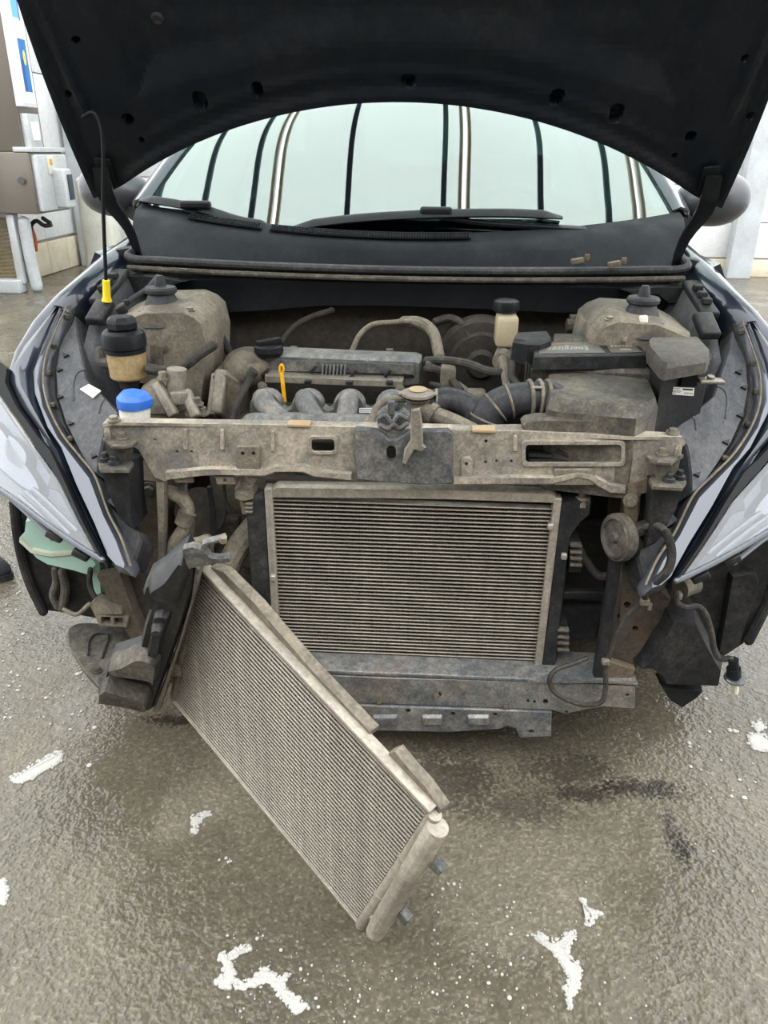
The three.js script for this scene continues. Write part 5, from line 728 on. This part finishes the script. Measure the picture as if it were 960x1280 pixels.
// ---------------------------------------------------------------- loose condenser: one corner on the floor, the other end raised
const CA = V(-0.0229, 0.022, 0.4741), CB = V(-0.4233, 0.2241, 0.1541), CD = V(0.0895, 0.3829, 0.5650);
const cl = CB.clone().sub(CA), cw = cl.length(), clx = cl.clone().normalize(), cu = CD.clone().sub(CA), chh = cu.length(), cux = cu.clone().normalize(), cn = cux.clone().cross(clx).normalize(); if (cn.z < 0) cn.negate();
const CP = (a, b, n = 0) => CA.clone().addScaledVector(clx, a).addScaledVector(cux, b).addScaledVector(cn, n);
const PC = (off) => PL(cn.x, cn.y, cn.z, cn.dot(CA) + off);
{
  const c = thing('condenser', 'loose dusty aluminium condenser with cylindrical dryer leaning on the wet floor before the car', 'condenser');
  const oriented = (a, b, n, s, r) => { const g = new RoundedBoxGeometry(s[0], s[1], s[2], 2, Math.min(r ?? 0.001, Math.min(...s) * 0.49)); g.applyMatrix4(new THREE.Matrix4().makeBasis(clx, cux, clx.clone().cross(cux))); const p = CP(a, b, n); return g.translate(p.x, p.y, p.z); };
  const N = 42, dy = chh / N, tubes = [], tri = [], nf = 300;
  part('core_back', oriented(cw / 2, chh / 2, -0.018, [cw, chh, 0.003]), MAT.condFin, c);
  for (let k = 0; k <= N; k++) tubes.push(oriented(cw / 2, k * dy, -0.007, [cw, 0.0033, 0.016], 0.001));
  for (let k = 0; k < N; k++) { const a = k * dy + 0.001, b = a + dy - 0.002; for (let i = 0; i < nf; i++) { const ph = (k * 0.37) % 1, xa = lerp(0, cw, Math.max(0, (i + ph - 0.5) / nf)), xb = lerp(0, cw, Math.min(1, (i + ph + 0.5) / nf)), ya = i % 2 ? b : a, yb = i % 2 ? a : b, zf = -0.0004 - 0.0014 * rand(); const A = CP(xa, ya, zf), B = CP(xb, yb, zf), C = CP(xb, yb, -0.016), D = CP(xa, ya, -0.016); tri.push(A, B, C, A, C, D); } }
  part('condenser_tubes', join(tubes), MAT.tube, c, { kind: 'stuff' }); part('condenser_fins', fromTris(tri), MAT.condFin, c, { kind: 'stuff', flat: true });
  part('top_rail', join(oriented(cw / 2, chh + 0.004, -0.006, [cw + 0.01, 0.008, 0.022], 0.002)), MAT.condAlu, c); part('bottom_rail', oriented(cw / 2, -0.004, -0.006, [cw + 0.01, 0.006, 0.02], 0.002), MAT.condAlu, c);
  // foam sealing strip along the top, torn in the middle
  const sealAt = PC(-0.012), strip = (l) => part('foam_seal', slab(l, sealAt, cn.clone().multiplyScalar(-0.018), { bev: 1.5, rim: 0.4 }), MAT.hoseDust, c, { label: 'torn dusty foam sealing strip' });
  strip([[262, 708], [280, 714], [320, 754], [345, 784], [390, 836], [430, 878], [464, 914], [462, 920], [440, 902], [400, 858], [340, 792], [300, 748], [266, 716]]);
  strip([[484, 942], [494, 938], [512, 960], [532, 982], [553, 1012], [548, 1020], [536, 1008], [510, 978], [490, 956]]);
  const head = (a) => CP(a, 0, 0);
  part('header_tube', cyl(CP(-0.010, -0.012, -0.006), CP(-0.010, chh - 0.002, -0.006), 0.0112), MAT.condAlu, c); for (const b of [0.07, 0.24]) part('header_band', cyl(CP(-0.010, chh * (0.15 + b * 2), -0.006), CP(-0.010, chh * (0.15 + b * 2) + 0.008, -0.006), 0.0128), MAT.condAlu, c);
  part('far_header_tube', cyl(CP(cw + 0.010, -0.008, -0.006), CP(cw + 0.010, chh + 0.008, -0.006), 0.0105), MAT.hoseDust, c);
  const d0 = PC(0.0)(468, 1172), d1 = PC(0.0)(550, 1036), ax = d1.clone().sub(d0).normalize(); d0.y = Math.max(d0.y, 0.024);
  const dr = part('dryer_cylinder', lathe([[0, 0], [0.0120, 0], [0.0159, 0.004], [0.0168, 0.018], [0.0159, 0.022], [0.0176, 0.03], [0.0168, 0.04], [0.0176, 0.06], [0.0176, 0.22], [0.0185, 0.225], [0.0185, 0.232], [0.0176, 0.236], [0.0176, d0.distanceTo(d1) - 0.002], [0.0163, d0.distanceTo(d1)], [0, d0.distanceTo(d1)]], d0, ax, 32), MAT.condAlu, c, { crease: 40, label: 'pale aluminium dryer cylinder' });
  for (const t of [0.30, 0.78]) part('mount_tab', (() => { const p = d0.clone().lerp(d1, t).addScaledVector(clx, -0.026).addScaledVector(cn, -0.006), g = new RoundedBoxGeometry(0.020, 0.018, 0.016, 2, 0.002); g.applyMatrix4(new THREE.Matrix4().makeBasis(clx, cux, clx.clone().cross(cux))); return g.translate(p.x, p.y, p.z); })(), MAT.steelDark, dr);
  part('link_pipe', join(cyl(CP(-0.010, 0.04, -0.006), d0.clone().lerp(d1, 0.12), 0.008), cyl(CP(-0.010, 0.30, -0.006), d0.clone().lerp(d1, 0.8), 0.007)), MAT.condAlu, c);
  part('side_fitting', join(box(CP(cw + 0.012, 0.10, 0.004), [0.028, 0.03, 0.024], 0.006), tube([CP(cw + 0.02, 0.05, 0), CP(cw + 0.035, 0.08, 0.004), CP(cw + 0.03, 0.13, 0.0)], 0.008, 20)), MAT.engine, c);
  rebase(c);
}
{ // black air duct standing at the raised end of the condenser
  const t = thing('air_duct', 'black plastic air guide duct with forked steel bracket beside the raised condenser end', 'air duct');
  const DN = V(0, -0.25, 1).normalize(), DP = (off) => PL(DN.x, DN.y, DN.z, 0.125 * 0.97 + off), back = DN.clone().multiplyScalar(-0.055), at = DP(0.02);
  part('duct_body', slab([[228, 694], [236, 708], [242, 716], [240, 738], [234, 762], [222, 800], [208, 840], [198, 868], [190, 890], [180, 893], [160, 888], [122, 880], [120, 868], [126, 864], [128, 850], [131, 838], [134, 832], [160, 824], [172, 820], [175, 800], [180, 780], [186, 764], [178, 756], [176, 744], [180, 732], [196, 722], [212, 706]], at, back, { bev: 4, rim: 0.25 }), MAT.ductBlack, t, { crease: 45 });
  part('upper_hump', slab([[226, 698], [234, 712], [228, 744], [218, 764], [192, 762], [181, 752], [180, 738], [198, 724]], DP(0.045), DN.clone().multiplyScalar(-0.03), { bev: 9, rim: 0.9, smooth: 44 }), MAT.ductBlack, t, { crease: 60 });
  part('middle_panel', slab([[190, 768], [214, 770], [206, 800], [198, 826], [180, 824], [184, 796]], DP(0.034), DN.clone().multiplyScalar(-0.03), { bev: 6, rim: 0.85, smooth: 36 }), MAT.ductBlack, t, { crease: 60 });
  part('lower_cup', slab([[132, 838], [150, 832], [172, 822], [196, 832], [190, 860], [184, 856], [134, 846]], DP(0.045), DN.clone().multiplyScalar(-0.04), { bev: 4, rim: 0.6, smooth: 40 }), MAT.blackDusty, t, { crease: 60 });
  part('foot_step', slab([[122, 868], [130, 862], [178, 876], [184, 884], [182, 893], [160, 888], [121, 881]], DP(0.055), DN.clone().multiplyScalar(-0.05), { bev: 2.5, rim: 0.5 }), MAT.blackDusty, t, { crease: 60 });
  part('edge_band', slab([[244, 708], [250, 712], [246, 740], [232, 790], [214, 846], [200, 890], [190, 891], [200, 866], [222, 804], [238, 748]], DP(0.012), back, { bev: 1.5, rim: 0.2 }), MAT.hoseDust, t);
  const br = part('forked_bracket', slab([[228, 686], [240, 683], [250, 686], [252, 680], [257, 678], [266, 676], [280, 672], [282, 676], [272, 680], [262, 681], [258, 684], [257, 690], [263, 697], [272, 698], [286, 697], [289, 703], [270, 706], [240, 711], [236, 713], [228, 700]], DP(0.03), DN.clone().multiplyScalar(-0.012), { bev: 1.2, rim: 0.4 }), MAT.steelDark, t, { label: 'worn steel forked bracket' });
  part('bracket_tip', cyl(DP(0.03)(279, 677), DP(0.03)(279, 671), 0.006), MAT.beige, br);
  for (const [u, v] of [[209, 792]]) part('emboss', slab(ell(u - 14, v, 9, 6, 16), DP(0.05), DN.clone().multiplyScalar(-0.02), { bev: 3, rim: 0.8 }), MAT.ductBlack, t, { crease: 60 });
  rebase(t);
}
{ // toe of a dark shoe at the picture's edge
  const s = thing('shoe', 'toe of a dark grey shoe on the wet floor', 'shoe'), p = Y(0)(-18, 722), g = new THREE.SphereGeometry(1, 28, 18), a = g.attributes.position;
  for (let i = 0; i < a.count; i++) { let x = a.getX(i), y = a.getY(i), z = a.getZ(i); y = Math.max(y, -0.2); const f = x > 0 ? 1 : 1; a.setXYZ(i, x * 0.15, (y + 0.2) * 0.07 * (1 + Math.max(0, -x) * 0.6), z * 0.052 * (1 - 0.15 * x)); }
  part('upper', g.translate(p.x - 0.06, 0.018, p.z), dirty(0x33343a, 0x5c5c60, 0.3, 0.6), s, { crease: 70 });
  part('sole', new THREE.CylinderGeometry(1, 1, 0.022, 32).scale(0.152, 1, 0.055).translate(p.x - 0.06, 0.011, p.z), MAT.rubber, s);
  const l = [0, 1, 2].map((k) => tube([V(p.x - 0.09 - k * 0.02, 0.085, p.z - 0.03), V(p.x - 0.09 - k * 0.02, 0.103, p.z), V(p.x - 0.09 - k * 0.02, 0.085, p.z + 0.03)], 0.003, 10, 6)); part('laces', join(l), MAT.white, s);
  rebase(s);
}
scene.traverse((o) => { if (o.isMesh) { o.castShadow = true; o.receiveShadow = true; } });
renderer.render(scene, camera);
